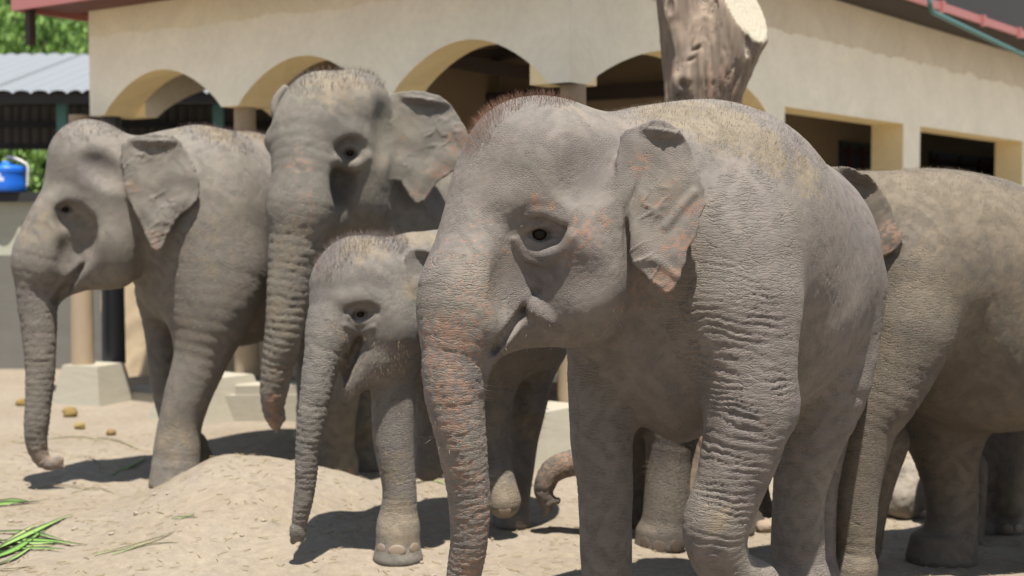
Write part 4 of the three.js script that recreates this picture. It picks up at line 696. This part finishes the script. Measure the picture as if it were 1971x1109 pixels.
/* --- the elephant on the left */
{
  const D = 8.0, S = new Sculpt(D);
  S.ell('B', 0.2, [385, 400, 0.3], [140, 158, 150]).ell('B', 0.2, [470, 425, 0.75], [150, 172, 165]).ell('B', 0.2, [560, 460, 1.15], [140, 165, 160]).ell('B', 0.15, [450, 540, 0.7], [140, 128, 140]);
  S.ell('B', 0.15, [285, 400, 0.15], [110, 135, 110]).ell('B', 0.1, [335, 530, 0.25], [70, 90, 90]);
  S.ell('L', 0.16, [405, 505, 0.1], [90, 160, 92]);
  S.chain('L', 0.16, [[418, 530, 0.12, 80], [408, 600, 0.06, 66], [386, 690, 0.03, 52], [362, 760, 0.02, 45], [346, 820, 0.02, 42], [340, 870, 0.0, 45]]);
  S.foot(0.05, ground(333, 7.98).add(V(0, -0.01, 0)), 0.155, 0.125, 0.16);
  S.chain('L', 0.08, [[310, 560, 0.42, 50], [312, 640, 0.42, 34], [322, 740, 0.42, 31], [345, 830, 0.42, 31], [368, 860, 0.4, 32]]);
  S.foot(0.04, ground(372, 8.42).add(V(0, -0.01, 0)), 0.12, 0.1, 0.14);
  for (const [x, dz] of [[600, 1.35], [645, 1.6]]) { S.chain('L', 0.1, [[x - 15, 560, dz, 70], [x, 680, dz, 36], [x, 780, dz, 28]]); S.foot(0.04, ground(x, D + dz).add(V(0, -0.01, 0)), 0.12, 0.1, 0.3); }
  // head
  S.ell('H', 0.1, [182, 318, 0.0], [82, 82, 95]).ell('H', 0.08, [165, 302, 0.0], [60, 66, 75]).ell('H', 0.1, [215, 370, -0.08], [66, 90, 70]);
  S.chain('H', 0.1, [[152, 385, -0.06, 68], [112, 440, -0.12, 62], [86, 500, -0.15, 57]]);
  S.chain('H', 0.05, [[118, 388, -0.2, 22], [145, 382, -0.2, 24], [175, 395, -0.17, 22]]);
  S.ell('H', 0.07, [212, 460, -0.1], [66, 84, 66]);
  S.chain('H', 0.06, [[215, 505, -0.09, 52], [165, 522, -0.12, 37], [132, 545, -0.12, 24], [117, 566, -0.12, 12]]);
  S.chain('T', 0.07, [[88, 490, -0.15, 57], [72, 560, -0.17, 41], [75, 640, -0.18, 33], [77, 720, -0.18, 28], [72, 800, -0.18, 25], [70, 850, -0.17, 21], [80, 883, -0.16, 16], [100, 893, -0.16, 13], [114, 886, -0.16, 10]], 5);
  S.chain('T', 0.02, [[108, 892, -0.16, 9], [122, 900, -0.16, 4]]);
  S.cut(0.06, S.hit(150, 470, -0.02), [32, 56, 26], 0, -0.35); S.cut(0.05, S.hit(135, 420, -0.012), [28, 26, 22], 0, 0);
  S.cut(0.06, S.hit(200, 325, -0.018), [48, 28, 26], 0, -0.5);
  for (const [x, y, w] of [[150, 520, 5], [138, 540, 7], [126, 558, 8], [116, 572, 8]]) S.cut(0.025, S.hit(x, y), [w, 16, 20], 0, -0.6);
  const e = S.hit(128, 402); S.cut(0.03, e, [20, 13, 12], 0, 0.1); const eb = S.hit(126, 403, 0.018);
  const lid = (pts, r, k) => S.chain('H', k, pts.map(a => { const h = S.hit(a[0], a[1]); return [a[0], a[1], -h.z - D + 0.004, r]; }));
  lid([[108, 402], [126, 392], [148, 402]], 5, 0.02); lid([[110, 410], [128, 414], [148, 410]], 4, 0.02);
  const er = S.hit(250, 380);
  S.ear(0.03, [[236, 275], [262, 264], [300, 261], [332, 263], [352, 282], [368, 310], [378, 338], [383, 372], [372, 394], [352, 408], [334, 428], [320, 458], [308, 480], [296, 481], [284, 462], [270, 428], [252, 392], [242, 350], [236, 310]], -er.z - D - 0.0, { yaw: 0.12, t: 0.012, pitch: 0.12, curve: -0.2, fold: { a: [250, 282], b: [340, 284], H: 0.036, W: 0.036 } });
  elephant({
    S, base: [400, 8.3], cell: 0.0104 / q8, label: 'elephant at the left edge, trunk tip curled just above the sand', group: 'elephants in the yard',
    color: [0.285, 0.255, 0.225], wr: { H: 0.001, T: [0.034, 0.0045], L: [36, 0.0025], F: 0.005, B: 0.001, E: 0.006 },
    fold: [[330, 870, 60, 0, 0.6]],
    pink: [[300, 465, 30, 0, 0.7], [252, 360, 25, 0, 0.6], [85, 880, 40, 0, 0.8], [112, 890, 24, 0, 1]],
    dust: [[420, 252, 60, 0, 1.0], [490, 260, 60, 0, 1.0], [330, 252, 36, 0, 0.6], [400, 480, 130, 0, 0.38], [370, 640, 90, 0, 0.45], [335, 850, 80, 0, 0.6], [75, 430, 70, 0, 0.55]],
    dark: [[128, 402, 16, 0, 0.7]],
    hair: [{ col: [0.16, 0.1, 0.08], list: [{ c: [[150, 245, 45], [200, 240, 45], [110, 290, 30], [300, 250, 70], [420, 250, 80], [500, 258, 60]], n: 1500, len: [0.012, 0.04], ny: 0.4, up: 0.5, w: 0.0008 }] }],
    after: (t, b) => { eyeball(t, S, eb, 0.028, b); },
  });
}
/* --- the elephant on the right */
{
  const D = 6.2, S = new Sculpt(D);
  S.ell('B', 0.2, [1750, 500, 0.05], [185, 172, 165]).ell('B', 0.25, [1880, 545, 0.25], [200, 205, 190]).ell('B', 0.25, [2030, 610, 0.55], [200, 205, 195]).ell('B', 0.2, [1900, 660, 0.28], [210, 172, 180]);
  S.ell('B', 0.15, [1625, 470, 0.0], [120, 135, 120]);
  S.ell('H', 0.1, [1535, 500, 0.03], [105, 110, 110]).ell('H', 0.08, [1530, 600, -0.02], [70, 90, 80]);
  S.chain('T', 0.08, [[1475, 560, 0.02, 70], [1450, 680, 0.04, 50], [1445, 800, 0.06, 38], [1455, 920, 0.08, 24], [1478, 985, 0.1, 14]], 4);
  S.ell('L', 0.12, [1745, 600, -0.2], [80, 150, 90]);
  S.chain('L', 0.09, [[1735, 640, -0.24, 84], [1705, 740, -0.26, 74], [1668, 820, -0.27, 58], [1646, 930, -0.26, 50], [1642, 1050, -0.26, 41], [1640, 1085, -0.26, 46]]);
  S.foot(0.05, ground(1638, 5.94).add(V(0, -0.01, 0)), 0.125, 0.105, 0.14);
  S.chain('L', 0.09, [[1815, 800, 0.5, 90], [1822, 880, 0.5, 62], [1832, 960, 0.5, 50], [1830, 1040, 0.48, 50], [1824, 1065, 0.47, 54]]);
  S.foot(0.05, ground(1818, 6.66).add(V(0, -0.01, 0)), 0.168, 0.135, 0.14);
  S.chain('L', 0.06, [[1700, 850, 0.32, 50], [1680, 960, 0.36, 34], [1672, 1050, 0.4, 26]]).foot(0.03, ground(1672, 6.6).add(V(0, -0.01, 0)), 0.055, 0.06, 0.1);
  S.chain('L', 0.09, [[2080, 760, 0.4, 95], [2075, 950, 0.36, 58], [2070, 1060, 0.34, 56]]).foot(0.04, ground(2070, 6.5).add(V(0, -0.01, 0)), 0.16, 0.14, 0.14);
  S.chain('L', 0.06, [[1860, 900, 0.95, 40], [1868, 1040, 0.9, 26]]).foot(0.03, ground(1872, 7.05).add(V(0, -0.01, 0)), 0.06, 0.06, 0.14);
  const er = S.hit(1690, 420);
  S.ear(0.03, [[1600, 322], [1640, 330], [1680, 352], [1702, 378], [1716, 410], [1728, 448], [1735, 466], [1716, 484], [1700, 492], [1660, 490], [1620, 450], [1596, 380]], -er.z - D - 0.06, { yaw: -0.05, t: 0.012, pitch: 0.12, fold: { a: [1610, 340], b: [1690, 372], H: 0.05, W: 0.05 } });
  elephant({
    S, base: [1800, 6.4], cell: 0.0098 / q8, label: 'dusty brown elephant cut off by the right edge, its head hidden behind the front one', group: 'elephants in the yard',
    color: [0.198, 0.165, 0.132], dustColor: [0.245, 0.198, 0.142], wr: { H: 0.001, T: [0.036, 0.005], L: [40, 0.0028], F: 0.006, B: 0.0014, E: 0.004 },
    fold: [[1760, 740, 60, 0, 0.6], [1640, 1050, 70, 0, 0.7], [1650, 880, 60, 0, 0.3]],
    pink: [[1720, 450, 36, 0, 1], [1704, 480, 26, 0, 1.1]],
    dust: [[1760, 350, 120, 0, 1.1], [1860, 370, 140, 0, 1.1], [1950, 420, 140, 0, 1], [1800, 500, 150, 0, 0.5], [1930, 580, 150, 0, 0.6], [1640, 1060, 80, 0, 0.7], [1700, 640, 90, 0, 0.5]],
    hair: [{ col: [0.4, 0.31, 0.2], list: [{ c: [[1700, 330, 80], [1790, 332, 90], [1880, 350, 90], [1950, 385, 80]], n: 1700, len: [0.008, 0.024], ny: 0.45, up: 0.5, w: 0.0005 }, { c: [[1900, 480, 140]], n: 300, len: [0.006, 0.014], w: 0.0005 }] }],
    after: (t, b) => { for (const [x, y, w, h] of [[1766, 1082, 28, 26], [1800, 1092, 30, 24]]) nail(t, S, x, y, w, h, b, nailDark); },
  });
}
/* --- the calf behind the foreground elephant's legs */
{
  const D = 6.75, S = new Sculpt(D);
  S.ell('B', 0.12, [1320, 720, 0.15], [95, 105, 100]).ell('B', 0.12, [1400, 730, 0.4], [90, 100, 95]);
  S.ell('H', 0.08, [1240, 700, 0.0], [70, 72, 70]).ell('H', 0.06, [1215, 770, -0.02], [42, 62, 50]);
  S.chain('T', 0.05, [[1205, 800, -0.03, 44], [1175, 860, -0.04, 32], [1130, 885, -0.05, 27], [1092, 893, -0.05, 26], [1062, 908, -0.05, 24], [1047, 940, -0.05, 20], [1053, 972, -0.05, 13], [1050, 988, -0.05, 7]], 5);
  S.chain('T', 0.015, [[1054, 962, -0.05, 12], [1072, 964, -0.05, 8]]);
  S.chain('L', 0.06, [[1300, 790, 0.0, 62], [1288, 880, 0.0, 46], [1282, 980, -0.02, 44], [1278, 1020, -0.02, 46]]);
  S.foot(0.04, ground(1272, 6.72).add(V(0, -0.01, 0)), 0.125, 0.11, 0.12);
  S.chain('L', 0.06, [[1235, 820, 0.4, 40], [1222, 930, 0.4, 26], [1216, 985, 0.36, 26], [1212, 1010, 0.34, 22]]);
  for (const [x, dz] of [[1420, 0.5], [1440, 0.8]]) { S.chain('L', 0.06, [[x, 790, dz, 55], [x, 940, dz, 34]]).foot(0.04, ground(x, D + dz).add(V(0, -0.01, 0)), 0.1, 0.09, 0.3); }
  elephant({
    S, base: [1320, 6.85], cell: 0.0105 / q8, label: 'half hidden calf whose pinkish trunk curls out left of the front legs', group: 'elephants in the yard',
    color: [0.2, 0.168, 0.14], wr: { H: 0.001, T: [0.028, 0.004], L: [36, 0.003], F: 0.004, B: 0.001, E: 0.003 },
    pink: [[1085, 895, 50, 0, 0.9], [1055, 930, 36, 0, 0.7], [1120, 890, 40, 0, 0.8]], dust: [], dark: [],
    hair: [{ col: [0.12, 0.08, 0.06], list: [{ c: [[1240, 850, 60], [1325, 900, 80]], n: 250, len: [0.015, 0.04], up: 0, w: 0.0006 }] }],
    after: (t, b) => { for (const [x, y, w, h] of [[1240, 1046, 22, 26], [1268, 1054, 26, 28], [1303, 1050, 28, 28]]) nail(t, S, x, y, w, h, b, nailDark); },
  });
}
/* --- the young elephant far right */
{
  const D = 7.35, S = new Sculpt(D);
  S.ell('B', 0.12, [1960, 745, 0.15], [100, 100, 105]).ell('B', 0.12, [2050, 750, 0.4], [100, 100, 105]);
  S.ell('H', 0.08, [1880, 690, 0.0], [66, 66, 66]);
  S.chain('T', 0.05, [[1850, 720, 0, 36], [1835, 800, 0, 24], [1830, 860, 0, 16]]);
  S.chain('L', 0.06, [[1905, 800, 0.0, 42], [1900, 900, 0.0, 30], [1893, 980, 0, 25], [1893, 1005, 0, 27]]); S.foot(0.03, ground(1894, 7.35).add(V(0, -0.01, 0)), 0.085, 0.075, 0.1);
  S.chain('L', 0.06, [[1960, 800, -0.1, 44], [1955, 900, -0.1, 28], [1950, 975, -0.1, 26]]); S.foot(0.03, ground(1950, 7.3).add(V(0, -0.01, 0)), 0.09, 0.08, 0.12);
  for (const [x, dz] of [[2070, 0.4], [2110, 0.6]]) { S.chain('L', 0.06, [[x, 800, dz, 45], [x, 940, dz, 30]]).foot(0.03, ground(x, D + dz).add(V(0, -0.01, 0)), 0.09, 0.08, 0.2); }
  elephant({
    S, base: [1960, 7.4], cell: 0.012 / q8, label: 'young grey elephant at the right edge, only its two front legs in view', group: 'elephants in the yard',
    color: [0.265, 0.24, 0.215], wr: { H: 0.001, T: [0.03, 0.004], L: [26, 0.006], F: 0.004, B: 0.001, E: 0.003 }, pink: [], dust: [[1950, 960, 90, 0, 0.7]],
    after: (t, b) => { for (const [x, y, w, h] of [[1940, 1018, 18, 18], [1962, 1018, 18, 18]]) nail(t, S, x, y, w, h, b); },
  });
}

/* ---------------------------------------------------------------- small things on the ground */
{ // boulder
  const b = ground(1748, 7.75), S = new Sculpt(7.75); S.ell('B', 0.05, [1745, 955, 0], [46, 40, 45]).ell('B', 0.05, [1762, 930, 0.03], [34, 38, 36], 0, 0.4).ell('B', 0.05, [1730, 970, -0.02], [30, 26, 34]);
  const g = S.mesh(0.012, (x, y, z) => { const n = fbm(x * 9, y * 9, z * 9, 4), c = 1 + 0.5 * n + 0.15 * noise(x * 70, y * 70, z * 70); return [0.03 * n + 0.004 * noise(x * 50, y * 50, z * 50), 0.2 * c, 0.172 * c, 0.14 * c, 0]; }, b);
  part('boulder', g, new THREE.MeshStandardMaterial({ vertexColors: true, roughness: 0.95 }), thing('boulder', b, 'rounded pale boulder on the sand beneath the right elephant’s belly', 'rock'));
}
function clod(px, py, d, r, label, cat, name, col) { const p = ground(px, d), g = new THREE.IcosahedronGeometry(r, 4), a = g.attributes.position; for (let i = 0; i < a.count; i++) { const x = a.getX(i), y = a.getY(i), z = a.getZ(i), k = 1 + 0.5 * fbm(x * 14 + px, y * 14, z * 14, 3); a.setXYZ(i, x * k, y * k * 0.8, z * k); } g.computeVertexNormals(); const t = thing(name, p.add(V(0, r * 0.5, 0)), label, cat); part(name === 'dung_ball' ? 'dung' : 'stone', g, std(col, 0.95), t); }
clod(38, 770, 11.5, 0.045, 'olive dung ball left of the trunk of the left elephant', 'dung', 'dung_ball', [0.2, 0.14, 0.04]);
clod(132, 792, 10.9, 0.06, 'larger flattened dung ball in front of the concrete pedestal', 'dung', 'dung_ball', [0.19, 0.13, 0.04]);
clod(150, 822, 10.2, 0.04, 'small dung ball on the sand below the pedestal', 'dung', 'dung_ball', [0.22, 0.16, 0.06]);
clod(210, 838, 9.9, 0.035, 'small brown dung ball by the left elephant’s front legs', 'dung', 'dung_ball', [0.18, 0.12, 0.05]);
clod(1476, 1000, 7.3, 0.05, 'small brown stone between the front elephant’s legs', 'stone', 'stone', [0.25, 0.19, 0.14]);
// fodder blades: long curved leaves with a midrib fold
function blade(pts, w, mat, parent, name = 'leaf') {
  const c = new THREE.CatmullRomCurve3(pts), n = 22, pos = [], idx = [];
  for (let i = 0; i <= n; i++) { const t = i / n, p = c.getPoint(t), tg = c.getTangent(t), s = V().crossVectors(V(0, 1, 0), tg).normalize(), ww = w * Math.pow(Math.sin(Math.PI * (0.12 + 0.88 * t)), 0.7) * (t > 0.99 ? 0.1 : 1), tw = Math.sin(t * 5 + w * 300) * 0.28, a = s.clone().multiplyScalar(Math.cos(tw)).add(V(0, Math.sin(tw), 0)); const l = p.clone().addScaledVector(a, ww), r = p.clone().addScaledVector(a, -ww); pos.push(l.x, l.y + ww * 0.35, l.z, p.x, p.y, p.z, r.x, r.y + ww * 0.35, r.z, p.x, p.y - 0.0012, p.z); if (i < n) { const k = i * 4; idx.push(k, k + 4, k + 1, k + 1, k + 4, k + 5, k + 1, k + 5, k + 2, k + 2, k + 5, k + 6, k, k + 3, k + 4, k + 3, k + 7, k + 4, k + 2, k + 6, k + 3, k + 3, k + 6, k + 7); } }
  const g = new THREE.BufferGeometry(); g.setAttribute('position', new THREE.Float32BufferAttribute(pos, 3)); g.setIndex(idx); g.computeVertexNormals(); return part(name, g, mat, parent);
}
const greens = [[0.14, 0.27, 0.05], [0.21, 0.33, 0.09], [0.12, 0.23, 0.05], [0.3, 0.34, 0.13]].map(c => std(c, 0.6, { side: THREE.DoubleSide })), straws = [[0.36, 0.3, 0.15], [0.3, 0.235, 0.13], [0.4, 0.36, 0.2]].map(c => std(c, 0.8, { side: THREE.DoubleSide }));
function gp(px, py, lift = 0.006) { const r = ray(px, py); let d = 4.5; for (; d < 16; d += 0.004) { const s = d / -r[2]; if (EYE + r[1] * s < gh(r[0] * s, d) + 0.004) break; } const s = d / -r[2]; return V(r[0] * s, gh(r[0] * s, d) + lift, -d); }
function bundle(label, list, name, cat, group) { const b = gp(list[0][0][0], list[0][0][1], 0), t = thing(name, b, label, cat, group); for (const [p, w, m, lift] of [...list].map(l => [l, l.w, l.m, l.lift])) blade(p.map((q, i) => gp(q[0], q[1], 0.006 + 0.16 * (q[2] || 0)).sub(b)), w, m, t); return t; }
const L = (pts, w, m) => Object.assign(pts, { w, m });
bundle('green fodder leaves heaped at the left edge of the mound', [L([[-30, 1046, 0.03], [60, 1044, 0.04], [165, 1049]], 0.0165, greens[0]), L([[-20, 1066, 0.02], [62, 1030, 0.06], [143, 990, 0.04]], 0.0180, greens[1]), L([[-40, 1026, 0.03], [40, 1028, 0.04], [118, 1040, 0.02]], 0.0150, greens[2]), L([[-20, 1040, 0.04], [50, 1050, 0.04], [120, 1046, 0.02]], 0.0150, greens[1]), L([[-30, 1054, 0.02], [30, 1056, 0.02], [105, 1050]], 0.0135, greens[3])], 'fodder_heap', 'cut grass');
bundle('second heap of long green fodder leaves, lying nearer the bottom left corner', [L([[-30, 1084, 0.02], [30, 1062, 0.05], [88, 1022, 0.05]], 0.0180, greens[0]), L([[-30, 1072, 0.03], [40, 1060, 0.03], [126, 1058]], 0.0135, greens[2]), L([[-20, 1092, 0.01], [20, 1080, 0.02], [66, 1052, 0.03]], 0.0120, greens[1]), L([[-20, 1098], [25, 1096, 0.01], [70, 1090]], 0.006, straws[2]), L([[-10, 1062, 0.04], [34, 1036, 0.05], [70, 1012, 0.04]], 0.0150, greens[3])], 'fodder_heap', 'cut grass');
bundle('short green fodder leaf lying at the left edge', [L([[-40, 978, 0.02], [20, 972, 0.03], [80, 966, 0.01]], 0.0210, greens[0]), L([[-30, 968, 0.03], [20, 966, 0.03], [60, 968, 0.01]], 0.0150, greens[2])], 'fodder_leaf', 'cut grass');
bundle('pale green cut stalks lying on the front of the mound', [L([[180, 1070], [250, 1052, 0.01], [330, 1028, 0.02]], 0.006, greens[3]), L([[215, 1068], [280, 1050, 0.012], [345, 1045, 0.01]], 0.005, greens[1]), L([[240, 1060, 0.01], [310, 1036, 0.02], [340, 1020, 0.03]], 0.005, straws[2])], 'fodder_stalks', 'cut grass');
bundle('tiny green sprig in the middle of the mound', [L([[330, 998], [355, 996, 0.01], [382, 997]], 0.005, greens[0]), L([[345, 1000], [368, 992, 0.02], [374, 986, 0.03]], 0.004, greens[1])], 'fodder_sprig', 'cut grass');
bundle('green grass stalks beside the left elephant’s front foot', [L([[215, 915], [255, 895, 0.02], [298, 884, 0.01]], 0.008, greens[0]), L([[240, 905, 0.01], [270, 888, 0.03], [280, 880, 0.02]], 0.007, greens[1])], 'fodder_stalks', 'cut grass');
bundle('long dry curved leaf near the left elephant’s trunk tip', [L([[125, 878, 0.01], [165, 880, 0.04], [188, 895, 0.04], [190, 910]], 0.006, straws[0]), L([[185, 842, 0.01], [230, 850, 0.02], [272, 868]], 0.009, straws[2])], 'dry_leaf', 'dry leaf');
bundle('scatter of dry leaves in the shadow of the left elephant', [L([[60, 940], [120, 935, 0.01], [190, 945]], 0.008, straws[0]), L([[140, 948], [180, 940, 0.01], [230, 950]], 0.007, straws[2]), L([[20, 850], [60, 855, 0.01], [110, 870]], 0.006, straws[0]), L([[90, 845], [150, 842, 0.01], [200, 850]], 0.008, greens[3])], 'dry_leaf', 'dry leaf');
bundle('heap of pale fodder behind the calf’s hind legs', [L([[1035, 880, 0.1], [1050, 862, 0.16], [1068, 875, 0.06]], 0.02, straws[2]), L([[1030, 900, 0.03], [1055, 880, 0.12], [1080, 870, 0.05]], 0.02, greens[3]), L([[1040, 912, 0.02], [1065, 890, 0.1], [1092, 905, 0.02]], 0.018, straws[0]), L([[1028, 890, 0.05], [1046, 870, 0.1], [1058, 860, 0.1]], 0.018, greens[1])], 'fodder_heap', 'cut grass');
bundle('grass scraps lying behind the calf', [L([[800, 930], [830, 925, 0.01], [862, 934]], 0.012, greens[3]), L([[805, 915], [840, 918, 0.01], [870, 912]], 0.012, straws[2]), L([[1000, 925], [1030, 935, 0.01], [1060, 930]], 0.01, straws[0])], 'fodder_stalks', 'cut grass');
bundle('grass scraps on the sand beneath the right elephant', [L([[1690, 918], [1715, 914, 0.01], [1740, 918]], 0.012, greens[1]), L([[1700, 975], [1716, 970, 0.015], [1730, 978]], 0.006, straws[0]), L([[1710, 960], [1700, 975, 0.012], [1712, 988]], 0.006, straws[2])], 'fodder_stalks', 'cut grass');
{ // straw bits nobody could count
  const g = []; for (let i = 0; i < 2600; i++) { const d = rr(5.3, 10), x = rr(-0.4, 0.4) * d, a = rr(0, 3.14), l = rr(0.012, 0.06), b = new THREE.BoxGeometry(l, 0.0022, 0.0028).rotateY(a).rotateZ(rr(-0.15, 0.15)).translate(x, gh(x, d) + 0.005, -d); g.push(b); }
  const m = new THREE.Mesh(mergeGeometries(g), straws[1]); m.name = 'straw_litter'; m.castShadow = m.receiveShadow = true; tag(m, 'short bits of dry straw strewn over the sand', 'straw', null, 'stuff'); scene.add(m);
  const s = []; for (let i = 0; i < 420; i++) { const d = rr(5.3, 9), x = rr(-0.4, 0.4) * d, r = Math.pow(rnd(), 3) * 0.014 + 0.003, q = new THREE.IcosahedronGeometry(r, 0).scale(rr(0.8, 1.3), rr(0.5, 0.8), 1).rotateY(rr(0, 3)).translate(x, gh(x, d) + r * 0.3, -d); s.push(q); }
  const p = new THREE.Mesh(mergeGeometries(s), std([0.26, 0.21, 0.165], 0.97)); p.name = 'gravel'; p.castShadow = p.receiveShadow = true; tag(p, 'small earth crumbs and grit over the sand', 'gravel', null, 'stuff'); scene.add(p);
}
{ // poles glimpsed between the legs
  const a = P(1060, 716, 9.3), t = thing('rail_pipe', a, 'grey horizontal pipe glimpsed behind the front elephant’s chest', 'pipe'); part('pipe', new THREE.CylinderGeometry(0.07, 0.07, 1.4, 18).rotateZ(Math.PI / 2).translate(0.6, 0, 0), std([0.3, 0.3, 0.31], 0.6), t); part('post', new THREE.CylinderGeometry(0.05, 0.05, a.y, 12).translate(1.1, -a.y / 2, 0), std([0.3, 0.3, 0.31], 0.6), t);
  const p0 = P(1038, 790, 8.6), p1 = gp(1078, 882, 0), c = p1.clone(), s = thing('leaning_stick', c, 'thin grey stick leaning behind the curled trunk', 'stick'); part('stick', new THREE.TubeGeometry(new THREE.CatmullRomCurve3([V(0, 0, 0), p0.clone().sub(c).multiplyScalar(0.5).add(V(0.01, 0, 0)), p0.clone().sub(c)]), 16, 0.018, 8), std([0.26, 0.24, 0.22], 0.9), s);
}

renderer.render(scene, camera);
